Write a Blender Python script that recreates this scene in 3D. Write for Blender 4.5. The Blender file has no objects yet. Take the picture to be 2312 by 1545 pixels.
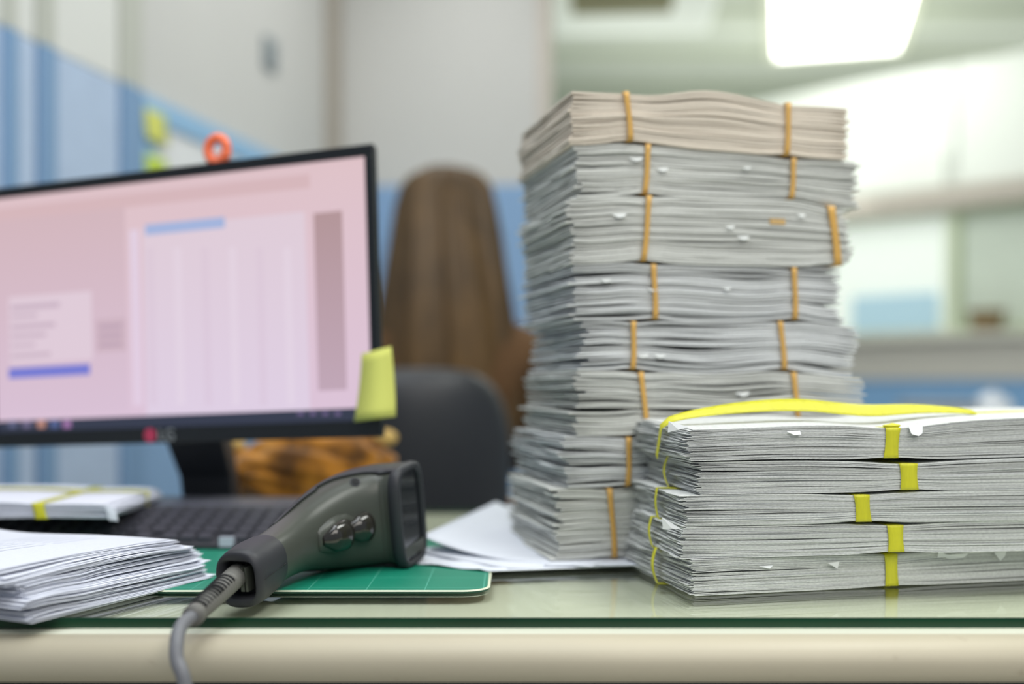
import bpy, bmesh, math, random
import numpy as np
from mathutils import Vector, Matrix

random.seed(7)
R = math.radians
SC = bpy.context.scene
COL = SC.collection

# ------------------------------------------------------------------ camera
# metres; z = 0 is the top of the glass on the desk, y runs away from the camera
H = 0.178
cam = bpy.data.cameras.new('camera')
camo = bpy.data.objects.new('camera', cam)
COL.objects.link(camo)
camo.location = (0, 0, H)
camo.rotation_euler = (R(90), 0, 0)
cam.sensor_width = 36.0
cam.lens = 38.93
cam.shift_y = 0.0422
cam.clip_start = 0.05
cam.clip_end = 60
cam.dof.use_dof = True
cam.dof.focus_distance = 0.925
cam.dof.aperture_fstop = 1.6
SC.camera = camo

# ------------------------------------------------------------------ colour, world, lights
def srgb(h, a=1.0):
    h = h.lstrip('#')
    out = []
    for i in (0, 2, 4):
        c = int(h[i:i + 2], 16) / 255
        out.append(c / 12.92 if c <= 0.04045 else ((c + 0.055) / 1.055) ** 2.4)
    return (out[0], out[1], out[2], a)

SC.view_settings.view_transform = 'Standard'
SC.view_settings.look = 'None'
SC.view_settings.exposure = 0.0
SC.view_settings.gamma = 1.0
SC.view_settings.use_curve_mapping = False

w = bpy.data.worlds.new('world')
SC.world = w
w.use_nodes = True
w.node_tree.nodes['Background'].inputs[0].default_value = (0.78, 0.88, 1.0, 1)
w.node_tree.nodes['Background'].inputs[1].default_value = 0.38

def area(name, loc, size, power, color=(1, 1, 1), rot=(0, 0, 0)):
    l = bpy.data.lights.new(name, 'AREA')
    l.shape = 'RECTANGLE'
    l.size, l.size_y = size
    l.energy = power
    l.color = color
    o = bpy.data.objects.new(name, l)
    COL.objects.link(o)
    o.location = loc
    o.rotation_euler = rot
    return o

area('ceiling_or_fill_light', (-0.45, 0.75, 1.70), (1.0, 1.4), 20.5, (0.92, 0.96, 1.0), (0, 0, R(-13)))
area('ceiling_or_fill_light', (0.9, 1.0, 1.70), (0.6, 1.2), 24, (0.98, 1.0, 0.96), (0, 0, R(-13)))
area('ceiling_or_fill_light', (-0.15, 2.7, 1.70), (0.6, 1.2), 9.5, (1.0, 0.99, 0.97), (0, 0, R(-13)))
area('ceiling_or_fill_light', (1.15, 3.75, 1.70), (0.8, 0.8), 8.5, (0.97, 1.0, 0.95), (0, 0, R(-13)))  # unseen fill, added to whiten the overhead cabinet fronts
area('ceiling_or_fill_light', (0.9, -1.0, 1.65), (2.0, 1.2), 30, (1.0, 0.95, 0.88), (R(38), 0, 0))  # added front fill, tilted to brighten the stack faces; no fixture
area('fill_uplight', (1.6, 5.0, 0.9), (2.6, 1.0), 14, (0.97, 1.0, 0.94), (R(180), 0, 0))  # added without a fixture, lights the far ceiling from below
area('fill_uplight', (0.45, 4.2, 0.35), (0.9, 0.9), 6, (0.97, 1.0, 0.94), (R(180), 0, 0))  # added uplight that brightens the underside of the air conditioner
area('fill_uplight', (3.2, 3.2, 1.0), (1.0, 1.0), 10, (0.97, 1.0, 0.94), (R(180), 0, 0))  # unseen uplight, added to lift the ceiling at the right

# ------------------------------------------------------------------ helpers
def tag(o, label=None, cat=None, group=None, kind=None):
    if label: o['label'] = label
    if cat: o['category'] = cat
    if group: o['group'] = group
    if kind: o['kind'] = kind
    return o

def mat(name, col, rough=0.5, metal=0.0, spec=0.5, noise=0.0, nscale=40, bump=0.0, bscale=200, emit=None, estr=1.0,
        stretch=(1, 1, 1), coat=0.0, sheen=0.0, island=0.0, trans=0.0, ior=1.45):
    m = bpy.data.materials.new(name)
    m.use_nodes = True
    nt = m.node_tree
    b = nt.nodes['Principled BSDF']
    c = srgb(col) if isinstance(col, str) else col
    b.inputs['Base Color'].default_value = c
    b.inputs['Roughness'].default_value = rough
    b.inputs['Metallic'].default_value = metal
    b.inputs['Specular IOR Level'].default_value = spec
    b.inputs['Coat Weight'].default_value = coat
    b.inputs['Sheen Weight'].default_value = sheen
    b.inputs['Transmission Weight'].default_value = trans
    b.inputs['IOR'].default_value = ior
    if emit:
        b.inputs['Emission Color'].default_value = srgb(emit) if isinstance(emit, str) else emit
        b.inputs['Emission Strength'].default_value = estr
    tc = nt.nodes.new('ShaderNodeTexCoord')
    mp = nt.nodes.new('ShaderNodeMapping')
    mp.inputs['Scale'].default_value = stretch
    nt.links.new(tc.outputs['Object'], mp.inputs[0])
    last = None
    if noise or island:
        rgb = nt.nodes.new('ShaderNodeHueSaturation')
        rgb.inputs['Color'].default_value = c
        val = None
        if noise:
            n = nt.nodes.new('ShaderNodeTexNoise')
            n.inputs['Scale'].default_value = nscale
            n.inputs['Detail'].default_value = 4
            nt.links.new(mp.outputs[0], n.inputs['Vector'])
            mr = nt.nodes.new('ShaderNodeMapRange')
            mr.inputs[1].default_value = 0.25
            mr.inputs[2].default_value = 0.75
            mr.inputs[3].default_value = 1 - noise
            mr.inputs[4].default_value = 1 + noise * 0.5
            nt.links.new(n.outputs[0], mr.inputs[0])
            val = mr.outputs[0]
        if island:
            g = nt.nodes.new('ShaderNodeNewGeometry')
            mr2 = nt.nodes.new('ShaderNodeMapRange')
            mr2.inputs[3].default_value = 1 - island
            mr2.inputs[4].default_value = 1 + island * 0.4
            nt.links.new(g.outputs['Random Per Island'], mr2.inputs[0])
            if val:
                mu = nt.nodes.new('ShaderNodeMath')
                mu.operation = 'MULTIPLY'
                nt.links.new(val, mu.inputs[0])
                nt.links.new(mr2.outputs[0], mu.inputs[1])
                val = mu.outputs[0]
            else:
                val = mr2.outputs[0]
        nt.links.new(val, rgb.inputs['Value'])
        nt.links.new(rgb.outputs[0], b.inputs['Base Color'])
    if bump:
        n2 = nt.nodes.new('ShaderNodeTexNoise')
        n2.inputs['Scale'].default_value = bscale
        n2.inputs['Detail'].default_value = 3
        nt.links.new(mp.outputs[0], n2.inputs['Vector'])
        bp = nt.nodes.new('ShaderNodeBump')
        bp.inputs['Strength'].default_value = bump
        bp.inputs['Distance'].default_value = 0.001
        nt.links.new(n2.outputs[0], bp.inputs['Height'])
        nt.links.new(bp.outputs[0], b.inputs['Normal'])
    return m

def mesh(name, verts, faces, material, parent=None, smooth=False, fm=None, mods=()):
    me = bpy.data.meshes.new(name)
    me.from_pydata([tuple(map(float, v)) for v in verts], [], [tuple(map(int, f)) for f in faces])
    mats = material if isinstance(material, (list, tuple)) else [material]
    for m in mats:
        me.materials.append(m)
    if fm is not None:
        me.polygons.foreach_set('material_index', np.array(fm, dtype=np.int32))
    if smooth:
        me.polygons.foreach_set('use_smooth', np.ones(len(me.polygons), dtype=bool))
    me.update()
    o = bpy.data.objects.new(name, me)
    COL.objects.link(o)
    if parent is not None:
        o.parent = parent
    for k, v in mods:
        if k == 'bevel':
            md = o.modifiers.new('bevel', 'BEVEL'); md.width = v[0]; md.segments = v[1]; md.limit_method = 'ANGLE'; md.angle_limit = R(40)
        if k == 'solid':
            md = o.modifiers.new('solid', 'SOLIDIFY'); md.thickness = v; md.offset = 0
        if k == 'sub':
            md = o.modifiers.new('sub', 'SUBSURF'); md.levels = v; md.render_levels = v
    return o

def bm_obj(name, bm, material, parent=None, smooth=False, bevel=None):
    me = bpy.data.meshes.new(name)
    bm.normal_update()
    bm.to_mesh(me); bm.free()
    me.materials.append(material)
    if smooth:
        me.polygons.foreach_set('use_smooth', np.ones(len(me.polygons), dtype=bool))
    o = bpy.data.objects.new(name, me)
    COL.objects.link(o)
    if parent is not None:
        o.parent = parent
    if bevel:
        md = o.modifiers.new('bevel', 'BEVEL'); md.width = bevel[0]; md.segments = bevel[1]; md.limit_method = 'ANGLE'; md.angle_limit = R(40)
    return o

BOXF = [(0, 3, 2, 1), (4, 5, 6, 7), (0, 1, 5, 4), (1, 2, 6, 5), (2, 3, 7, 6), (3, 0, 4, 7)]
def boxv(x0, x1, y0, y1, z0, z1):
    return [(x0, y0, z0), (x1, y0, z0), (x1, y1, z0), (x0, y1, z0), (x0, y0, z1), (x1, y0, z1), (x1, y1, z1), (x0, y1, z1)]

def box(name, b, material, parent=None, bevel=None):
    return mesh(name, boxv(*b), BOXF, material, parent, mods=[('bevel', bevel)] if bevel else [])

def boxes(name, bs, material, parent=None, bevel=None, fm=None):
    v, f, k = [], [], []
    for i, b in enumerate(bs):
        n = len(v)
        v += boxv(*b)
        f += [tuple(a + n for a in q) for q in BOXF]
        if fm: k += [fm[i]] * 6
    return mesh(name, v, f, material, parent, mods=[('bevel', bevel)] if bevel else [], fm=k if fm else None)

def empty(name, loc=(0, 0, 0), rz=0, label=None, cat=None, group=None, kind=None, rot=None):
    o = bpy.data.objects.new(name, None)
    COL.objects.link(o)
    o.location = loc
    o.rotation_euler = rot if rot else (0, 0, rz)
    o.empty_display_size = 0.05
    return tag(o, label, cat, group, kind)

def loft(name, rings, material, parent=None, caps=True, smooth=True, closed=True, mods=(), fm=None):
    n = len(rings[0])
    v = [p for r in rings for p in r]
    f = []
    for i in range(len(rings) - 1):
        for j in range(n if closed else n - 1):
            a, b_ = i * n + j, i * n + (j + 1) % n
            f.append((a, b_, b_ + n, a + n))
    if caps and closed:
        f.append(tuple(range(n))[::-1])
        f.append(tuple((len(rings) - 1) * n + j for j in range(n)))
    return mesh(name, v, f, material, parent, smooth=smooth, mods=mods, fm=fm)

def catmull(P, m):
    P = [np.array(p, float) for p in P]
    Q = [2 * P[0] - P[1]] + P + [2 * P[-1] - P[-2]]
    out = []
    for i in range(1, len(Q) - 2):
        for k in range(m):
            t = k / m
            a, b, c, d = Q[i - 1], Q[i], Q[i + 1], Q[i + 2]
            out.append(0.5 * ((2 * b) + (-a + c) * t + (2 * a - 5 * b + 4 * c - d) * t * t + (-a + 3 * b - 3 * c + d) * t ** 3))
    out.append(P[-1])
    return out

def tube_rings(path, radius, seg=14):
    path = [np.array(p, float) for p in path]
    rings = []
    up = np.array((0.03, 0.02, 1.0))
    prev = None
    for i, p in enumerate(path):
        t = path[min(i + 1, len(path) - 1)] - path[max(i - 1, 0)]
        t = t / (np.linalg.norm(t) + 1e-12)
        if prev is None:
            a = np.cross(up, t)
            if np.linalg.norm(a) < 1e-3: a = np.cross((1, 0, 0), t)
        else:
            a = prev - t * prev.dot(t)
        a = a / np.linalg.norm(a)
        prev = a
        b = np.cross(t, a)
        r = radius[i] if hasattr(radius, '__len__') else radius
        rings.append([p + r * (a * math.cos(q) + b * math.sin(q)) for q in np.linspace(0, 2 * math.pi, seg, endpoint=False)])
    return rings

def tube(name, path, radius, material, parent=None, seg=14):
    return loft(name, tube_rings(path, radius, seg), material, parent)

def gp(px, py, z=0.0):          # point at height z seen at a place of the photograph
    d = 2500 * (H - z) / (py - 870)
    return ((px - 1156) / 2500 * d, d)

# ------------------------------------------------------------------ materials
M_wall_u = mat('wall_paint_light', '#d9dad6', 0.8, noise=0.02, nscale=3)
M_wall_g = mat('wall_paint_grey_white', '#c9c9c6', 0.8, noise=0.02, nscale=3)
M_blue_l = mat('partition_fabric_pale_blue', '#b3c5de', 0.9, noise=0.05, nscale=20)
M_blue_d = mat('partition_post_blue', '#7b9bbe', 0.7)
M_blue_b = mat('wall_paint_blue', '#8aabd0', 0.8, noise=0.03, nscale=5)
M_postg = mat('partition_post_grey', '#b9bbb2', 0.7)
M_white = mat('white_board', '#e0e2e4', 0.5)
M_ceil = mat('ceiling_tiles', '#c9cec3', 0.9, noise=0.03, nscale=6)
M_ceil_b = mat('ceiling_grid', '#b2b9a3', 0.8)
M_floor = mat('floor_tiles', '#cfcec4', 0.5, noise=0.08, nscale=4)
M_far = mat('far_wall_paint', '#c0c9ba', 0.9, noise=0.03, nscale=4)
M_cream = mat('cream_edge_toned_down', '#bfb6a0', 0.48, noise=0.05, nscale=7, bump=0.03, bscale=300)  # desk cream toned down to offset overbright light on the front edge
M_top_l = mat('desk_top_brightened', '#dcddcc', 0.4, noise=0.02, nscale=9)  # same desk, paled: brightness under the glass put into the colour
M_black = mat('black_plastic', '#17181b', 0.45)
M_bezel = mat('monitor_bezel', '#15191d', 0.35)
M_stand = mat('monitor_stand_plastic', '#24272e', 0.5)
M_key = mat('keyboard_plastic', '#2a2a31', 0.55)
M_keycap = mat('keycap', '#3a3a43', 0.5)
M_chair = mat('chair_black_leather', '#2a2c31', 0.42, bump=0.15, bscale=90)
M_chair_f = mat('chair_black_fabric', '#141416', 0.8)
M_rubber = mat('rubber_band_tan', '#cda052', 0.55, noise=0.06, nscale=80)
M_sticky = mat('sticky_note_yellow', '#d0d36c', 0.8)
M_stickyg = mat('sticky_note_lime', '#b9cf4c', 0.8)
M_orange = mat('orange_plastic', '#f0744c', 0.5)
M_grey_cable = mat('grey_cable', '#707176', 0.45)
M_relief = mat('strain_relief_grey', '#6b6a66', 0.5)
M_groove = mat('groove_dark', '#1b1c1e', 0.8)
M_scan = mat('scanner_plastic_grey', '#454842', 0.33, bump=0.08, bscale=1500)
M_scan_d = mat('scanner_rubber_dark', '#303136', 0.5, bump=0.1, bscale=1200)
M_trig = mat('trigger_gloss', '#26231f', 0.12, coat=0.6)
M_scrap = mat('white_scrap', '#e6e8e8', 0.9)
M_scrap_g = mat('grey_scrap', '#d6d8d6', 0.9)
M_steel = mat('grey_steel', '#9a9c9c', 0.35, metal=0.6)
M_beige = mat('beige_trim', '#bdb8ab', 0.7)
M_glass_edge = mat('glass_edge_green', '#073b23', 0.12, noise=0.5, nscale=5, stretch=(1, 1, 0.2))

def paper_mat(name, col, island=0.10, speck=0.10, stripe=False):
    m = mat(name, col, 0.85, spec=0.2, noise=speck, nscale=330, island=island, bump=0.12, bscale=700, stretch=(1, 1, 2.6))
    b = m.node_tree.nodes['Principled BSDF']
    b.inputs['Subsurface Weight'].default_value = 0.0
    return m
P_grey = paper_mat('recycled_paper_grey', '#d3d4cf', 0.12)
P_cool = paper_mat('recycled_paper_cool', '#d9dbdb', 0.22)
P_beige = paper_mat('recycled_paper_beige', '#dcd1c2', 0.10)
P_front = paper_mat('exam_paper_grey', '#e0e2e0', 0.20, 0.22)
P_white = paper_mat('office_paper_white', '#e0e3ee', 0.12, 0.05)
P_sheet = mat('white_sheet', '#dadee7', 0.8, spec=0.2, noise=0.03, nscale=15)

# yellow raffia ribbon: glossy film with fibres
M_ribbon = mat('yellow_raffia_film', '#e6e234', 0.22, noise=0.12, nscale=60, bump=0.6, bscale=500, stretch=(3, 3, 0.3), spec=0.6)
M_ribbon.node_tree.nodes['Principled BSDF'].inputs['Transmission Weight'].default_value = 0.15

# glass sheet: mirror reflection by Fresnel, otherwise clear with a green tint
def glass_sheet(name, tint):
    m = bpy.data.materials.new(name)
    m.use_nodes = True
    nt = m.node_tree
    nt.nodes.clear()
    out = nt.nodes.new('ShaderNodeOutputMaterial')
    mx = nt.nodes.new('ShaderNodeMixShader')
    tr = nt.nodes.new('ShaderNodeBsdfTransparent')
    tr.inputs[0].default_value = tint
    gl = nt.nodes.new('ShaderNodeBsdfGlossy')
    gl.inputs['Roughness'].default_value = 0.015
    fr = nt.nodes.new('ShaderNodeFresnel')
    fr.inputs[0].default_value = 1.5
    nt.links.new(fr.outputs[0], mx.inputs[0])
    nt.links.new(tr.outputs[0], mx.inputs[1])
    nt.links.new(gl.outputs[0], mx.inputs[2])
    nt.links.new(mx.outputs[0], out.inputs[0])
    return m
M_glass = glass_sheet('desk_glass', (0.96, 0.985, 0.945, 1))
M_pane = glass_sheet('window_glass', (0.9, 0.96, 0.9, 1))

# cutting mat: green with pale print grid
def mat_grid():
    m = mat('cutting_mat_green', '#108066', 0.45, noise=0.06, nscale=30, bump=0.1, bscale=900)
    nt = m.node_tree
    b = nt.nodes['Principled BSDF']
    tc = nt.nodes.new('ShaderNodeTexCoord')
    sp = nt.nodes.new('ShaderNodeSeparateXYZ')
    nt.links.new(tc.outputs['Object'], sp.inputs[0])
    def line(src, period, wdt, off=0.0):
        a = nt.nodes.new('ShaderNodeMath'); a.operation = 'ADD'; a.inputs[1].default_value = off + 10 * period
        nt.links.new(src, a.inputs[0])
        md = nt.nodes.new('ShaderNodeMath'); md.operation = 'MODULO'; md.inputs[1].default_value = period
        nt.links.new(a.outputs[0], md.inputs[0])
        lt = nt.nodes.new('ShaderNodeMath'); lt.operation = 'LESS_THAN'; lt.inputs[1].default_value = wdt
        nt.links.new(md.outputs[0], lt.inputs[0])
        return lt.outputs[0]
    ad = nt.nodes.new('ShaderNodeMath'); ad.operation = 'MULTIPLY_ADD'; ad.inputs[1].default_value = 0.6
    nt.links.new(sp.outputs[1], ad.inputs[0]); nt.links.new(sp.outputs[0], ad.inputs[2])
    l1 = line(sp.outputs[0], 0.05, 0.0009)
    l2 = line(sp.outputs[1], 0.05, 0.0009, 0.038)
    mx = nt.nodes.new('ShaderNodeMath'); mx.operation = 'MAXIMUM'
    nt.links.new(l1, mx.inputs[0]); nt.links.new(l2, mx.inputs[1])
    src = b.inputs['Base Color'].links[0].from_socket
    mix = nt.nodes.new('ShaderNodeMix'); mix.data_type = 'RGBA'
    mix.inputs[7].default_value = srgb('#5fb5a0')
    sc = nt.nodes.new('ShaderNodeMath'); sc.operation = 'MULTIPLY'; sc.inputs[1].default_value = 0.6
    nt.links.new(mx.outputs[0], sc.inputs[0])
    nt.links.new(sc.outputs[0], mix.inputs[0])
    nt.links.new(src, mix.inputs[6])
    nt.links.new(mix.outputs[2], b.inputs['Base Color'])
    return m
M_mat = mat_grid()
M_mat_rim = mat('cutting_mat_rim_pale', '#d5d9c0', 0.5)
M_mat_side = mat('cutting_mat_side', '#1e4a3a', 0.6)

# ------------------------------------------------------------------ room shell
ZF, ZC = -0.75, 1.75
st = lambda o: tag(o, kind='structure')
st(box('floor', (-3.0, 7.0, -2.5, 7.5, ZF - 0.1, ZF), M_floor))
ceil = st(box('ceiling', (-3.0, 7.0, 0.2, 7.5, ZC, ZC + 0.1), M_ceil))
ceil_g = []
for k in range(9):
    y = 3.4 + 0.6 * k
    if y < 7.2: ceil_g.append((-2.9, 6.9, y, y + 0.05, ZC - 0.012, ZC + 0.001))
boxes('ceiling_rail', ceil_g, M_ceil_b, ceil)
st(box('wall_far', (-2.9, 6.9, 6.05, 6.2, ZF, ZC), M_far))

# left partition wall, runs away from the camera and slightly right
ang_l = math.atan2(-0.36, 1.6)          # rotation about z of the wall's own y axis
wl = empty('wall_left', (-0.93 - 0.225 * 0.34, 2.0 - 0.34, 0), ang_l, kind='structure')
Llen = math.hypot(0.36, 1.6) / 1.6      # metres of wall per metre of depth
def wy(d): return (d - 1.66) * Llen
ZB = 0.825
box('lower_panel', (-0.06, 0, 0, wy(3.6), ZF, ZB), M_blue_b, wl)
box('upper_panel', (-0.06, 0, 0, wy(3.6), ZB, ZC), M_wall_g, wl)
for (d0, d1) in ((1.68, 1.995), (2.035, 2.09), (2.145, 2.36)):
    box('fabric_panel', (0.001, 0.014, wy(d0), wy(d1), ZF, ZB - 0.001), M_blue_l, wl, (0.004, 2))
    box('white_panel', (0.001, 0.012, wy(d0), wy(d1), ZB + 0.001, ZC), M_wall_u, wl, (0.004, 2))
for (d0, d1) in ((1.995, 2.03), (2.093, 2.14), (2.362, 2.44)):
    box('post', (0.001, 0.024, wy(d0), wy(d1), ZF, ZB), M_blue_d, wl, (0.004, 2))
    box('post_extension', (0.001, 0.020, wy(d0), wy(d1), ZB, ZC), M_postg, wl, (0.004, 2))

box('corner_strip', (0.0005, 0.022, wy(3.50), wy(3.595), ZB, ZC), mat('corner_strip_taupe', '#aca59b', 0.8), wl, (0.004, 2))  # darker taupe strip down the wall corner
nb = empty('notice_board', (wl.location.x, wl.location.y, 0), ang_l,
           'white notice board with a pale blue frame hanging on the blue partition', 'notice board')
y0, y1 = wy(2.45), wy(3.2)
box('board_panel', (0.003, 0.010, y0 + .05, y1 - .03, ZB - 0.42, ZB - 0.055), M_white, nb)
for b in ((0.002, 0.018, y0, y1, ZB - 0.055, ZB), (0.002, 0.018, y0, y1, ZB - 0.47, ZB - 0.42),
          (0.002, 0.018, y0, y0 + .05, ZB - 0.42, ZB - 0.055), (0.002, 0.018, y1 - .03, y1, ZB - 0.42, ZB - 0.055)):
    box('frame_rail', b, mat('frame_blue', '#8fb8da', 0.6), nb, (0.003, 2))
for (dd, z0, z1, m, lab) in ((2.452, 0.722, 0.792, M_sticky, 'pale yellow sticky note at the top corner of the blue-framed notice board'),
                             (2.455, 0.60, 0.692, M_stickyg, 'lime green sticky note below the pale yellow one on the notice board')):
    yy = wy(dd)
    n = 7
    v = []
    for i in range(n):
        zz = z1 + (z0 - z1) * i / (n - 1)
        off = 0.0195 + 0.008 * (i / (n - 1)) ** 2
        v += [(off, yy - 0.005, zz), (off, yy + 0.085, zz)]
    o = mesh('sticky_note', v, [(2 * i, 2 * i + 1, 2 * i + 3, 2 * i + 2) for i in range(n - 1)], m, None, True, mods=[('solid', 0.0006)])
    o.location = wl.location; o.rotation_euler = (0, 0, ang_l)
    tag(o, lab, 'sticky note', 'sticky notes on the notice board')
sw = empty('wall_switch', (wl.location.x, wl.location.y, 0), ang_l, 'small grey switch high on the white wall left of the corner', 'switch')
ys = wy(3.10)
box('back_plate', (0.001, 0.012, ys - 0.04, ys + 0.04, 1.06, 1.15), mat('switch_grey', '#8f989c', 0.5), sw, (0.004, 2))
box('rocker', (0.012, 0.018, ys - 0.014, ys + 0.014, 1.08, 1.13), mat('switch_rocker', '#7c858a', 0.5), sw, (0.003, 2))

# back wall, ends at the opening to the far room
ang_b = R(-3)
wb = empty('wall_back', (-0.572, 3.6, 0), ang_b, kind='structure')
box('lower_panel', (-0.1, 0.66, 0, 0.12, ZF, ZB), M_blue_b, wb)
box('upper_panel', (-0.1, 0.66, 0, 0.12, ZB, ZC), M_wall_g, wb)
t1 = st(box('trim_1', (0.655, 0.70, -0.012, 0.13, ZF, ZC), mat('door_jamb_warm_grey', '#c5bdb4', 0.6), None, (0.006, 2)))
t1.location = wb.location; t1.rotation_euler = (0, 0, ang_b)

# air conditioner hung from the ceiling
ac = empty('ceiling_air_conditioner', (0.42, 3.75, 1.5), R(-4), 'white air conditioner hung from the ceiling with an olive intake grille', 'air conditioner')
box('housing', (-0.30, 0.29, -0.42, 0.45, 0.0, 0.25), mat('ac_white', '#f4f8f0', 0.5), ac, (0.02, 3))
gv = [(-0.22, 0.13, -0.36, 0.16, -0.012, 0.002)]
box('intake_grille', gv[0], mat('ac_grille_olive', '#8f8c6c', 0.7), ac, (0.003, 1))
for k in range(9):
    box('louvre', (-0.21, 0.12, -0.34 + k * 0.055, -0.325 + k * 0.055, -0.018, -0.012), mat('ac_louvre', '#9b9878', 0.6), ac)

# bright ceiling lamp
e_f = np.array((0.233, 0.972)); e_r = np.array((0.972, -0.233))
lamp = empty('ceiling_light', (1.405, 4.74, ZC), R(-14), 'large bright fluorescent light on the ceiling above the paper stacks', 'ceiling light')
M_lamp = mat('lamp_diffuser', '#ffffff', 0.5, emit=(1, 1, 0.97, 1), estr=4.0)
box('diffuser', (-0.27, 0.27, -1.0, 0.46, -0.022, -0.008), M_lamp, lamp, (0.006, 2))
boxes('frame', [(-0.31, -0.27, -1.04, 0.50, -0.026, 0), (0.27, 0.31, -1.04, 0.50, -0.026, 0),
                (-0.27, 0.27, -1.04, -1.0, -0.026, 0), (-0.27, 0.27, 0.46, 0.50, -0.026, 0), (-0.27, 0.27, -1.0, 0.46, -0.008, 0)],
      mat('lamp_frame', '#e8ead8', 0.5), lamp)

# ------------------------------------------------------------------ service counter on the right
cdir = math.atan2(-1.0, 1.1)
cL = math.hypot(1.1, 1.0)                # metres of counter per unit k
def ck(px):                              # place along the counter for a pixel column
    u = (px - 1156) / 2500
    k = (u * 4.9 - 1.1) / (1.1 + u)
    return k * cL
def cz(px, py):
    u = (px - 1156) / 2500
    k = (u * 4.9 - 1.1) / (1.1 + u)
    return H + (870 - py) / 2500 * (4.9 - k)
K0, K1 = -0.1, 2.3
uc = empty('upper_cabinet', (1.1, 4.9, 0), cdir, 'long white overhead cabinet above the service counter, washed out by the light', 'cabinet')
M_cab = mat('cabinet_white', '#e4e8e1', 0.6)
box('carcass', (K0, K1, 0.02, 0.34, 0.955, 1.44), M_cab, uc, (0.004, 1))
xs = np.linspace(K0, K1, 6)
for i in range(5):
    dd = box('cabinet_door', (xs[i] + 0.004, xs[i + 1] - 0.004, 0.0, 0.02, 0.96, 1.435), M_cab, uc, (0.004, 1))
    box('door_handle', (xs[i + 1] - 0.05, xs[i + 1] - 0.035, -0.025, 0.0, 0.99, 1.10), M_cab, dd, (0.003, 1))
st(box('trim_2', (K0, K1, -0.04, 0.36, 0.865, 0.95), mat('soffit_taupe', '#b7b0a6', 0.7), None, (0.01, 2)))
t2 = bpy.data.objects['trim_2']; t2.location = (1.1, 4.9, 0); t2.rotation_euler = (0, 0, cdir)

def window(n, x0, x1, m_pane, m_frame, blue=False):
    wd = empty('window_%d' % n, (1.1, 4.9, 0), cdir, kind='structure')
    z0, z1 = 0.385, 0.865
    wf = boxes('window_frame', [(x0, x0 + .03, 0.0, 0.05, z0, z1), (x1 - .03, x1, 0.0, 0.05, z0, z1),
                                (x0 + .03, x1 - .03, 0.0, 0.05, z0, z0 + .02), (x0 + .03, x1 - .03, 0.0, 0.05, z1 - .02, z1)], m_frame, wd)
    box('pane', (x0 + .03, x1 - .03, 0.02, 0.028, z0 + .02, z1 - .02), m_pane, wd)
    return wd
xa, xb, xc = ck(1880), ck(2150), K1
M_lit = mat('frosted_pane_lit', '#eef4ee', 0.6, emit='#e2ece2', estr=0.2)
window(1, xa - 0.35, xb, M_lit, mat('window_frame_pale', '#d3dbc9', 0.6))
window(2, xb, xb + 0.62, mat('frosted_pane_green', '#ccd6c9', 0.5, noise=0.08, nscale=6), mat('window_frame_green', '#b3bf9f', 0.6))
window(3, xb + 0.62, xc, mat('frosted_pane_green_far', '#c4d2c2', 0.5), mat('window_frame_green_far', '#b3bf9f', 0.6))
box_blue = box('glass_poster', (ck(1925), ck(2118), -0.006, 0.0, 0.40, 0.545), mat('poster_blue', '#b9d9ea', 0.6))
box_blue.location = (1.1, 4.9, 0); box_blue.rotation_euler = (0, 0, cdir)
tag(box_blue, 'light blue sheet fixed low on the bright window by the counter', 'poster')

ctr = empty('service_counter', (1.1, 4.9, 0), cdir, 'long service counter with a beige top band and blue front behind the paper stacks', 'counter')
box('counter_top', (K0, K1, -0.22, 0.10, 0.345, 0.375), mat('counter_top_beige', '#c9c8be', 0.6), ctr, (0.006, 2))
box('beige_band', (K0, K1, -0.18, 0.06, 0.20, 0.345), mat('counter_band_beige', '#c6c3bb', 0.7), ctr)
box('blue_front', (K0, K1, -0.17, 0.06, ZF, 0.20), mat('counter_front_blue', '#7fa9d3', 0.7), ctr)

bk = empty('wicker_basket', (0, 0, 0), 0, 'small brown basket standing on the counter in front of the green window', 'basket')
kx = ck(2245) / cL
bk.location = (1.1 + 1.1 * kx - 0.06, 4.9 - kx - 0.07, 0.376)
rings = []
for z, r in ((0, .045), (.02, .055), (.05, .06), (.075, .064)):
    rings.append([(r * math.cos(a), r * math.sin(a), z) for a in np.linspace(0, 2 * math.pi, 16, endpoint=False)])
loft('basket_body', rings, mat('wicker_brown', '#94805f', 0.9, noise=0.3, nscale=60), bk)
tube('basket_rim', [(.066 * math.cos(a), .066 * math.sin(a), .078) for a in np.linspace(0, 2 * math.pi, 20)], .006, mat('wicker_rim', '#84704f', 0.9), bk, 8)

# side desk between counter and stacks with a printer and a white container
sd = empty('side_desk', (1.35, 3.15, -0.02), R(-12), 'pale side desk behind the front paper stack, hidden below its top', 'desk')
box('desk_top', (-0.45, 0.75, -0.30, 0.35, -0.03, 0), mat('side_desk_top', '#c8cbd0', 0.5), sd, (0.004, 2))
for x in (-0.42, 0.68):
    for y in (-0.27, 0.28):
        box('leg', (x, x + 0.04, y, y + 0.04, ZF + 0.02, -0.03), M_steel, sd)
pr = empty('desktop_printer', (1.20, 3.13, -0.019), R(-10), 'low grey printer seen small behind the yellow-tied stack', 'printer')
box('body', (-0.10, 0.10, -0.10, 0.10, 0.0, 0.135), mat('printer_grey', '#aab0b8', 0.5), pr, (0.012, 3))
box('lid', (-0.095, 0.095, -0.095, 0.09, 0.135, 0.155), mat('printer_lid', '#8b94a0', 0.5), pr, (0.006, 2))
box('paper_tray', (-0.07, 0.07, -0.13, -0.10, 0.03, 0.045), mat('printer_tray', '#c7ccd2', 0.5), pr, (0.004, 1))
kt = empty('white_jar', (1.345, 3.10, -0.019), 0, 'rounded white jar standing right of the grey printer', 'jar')
rings = []
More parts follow.
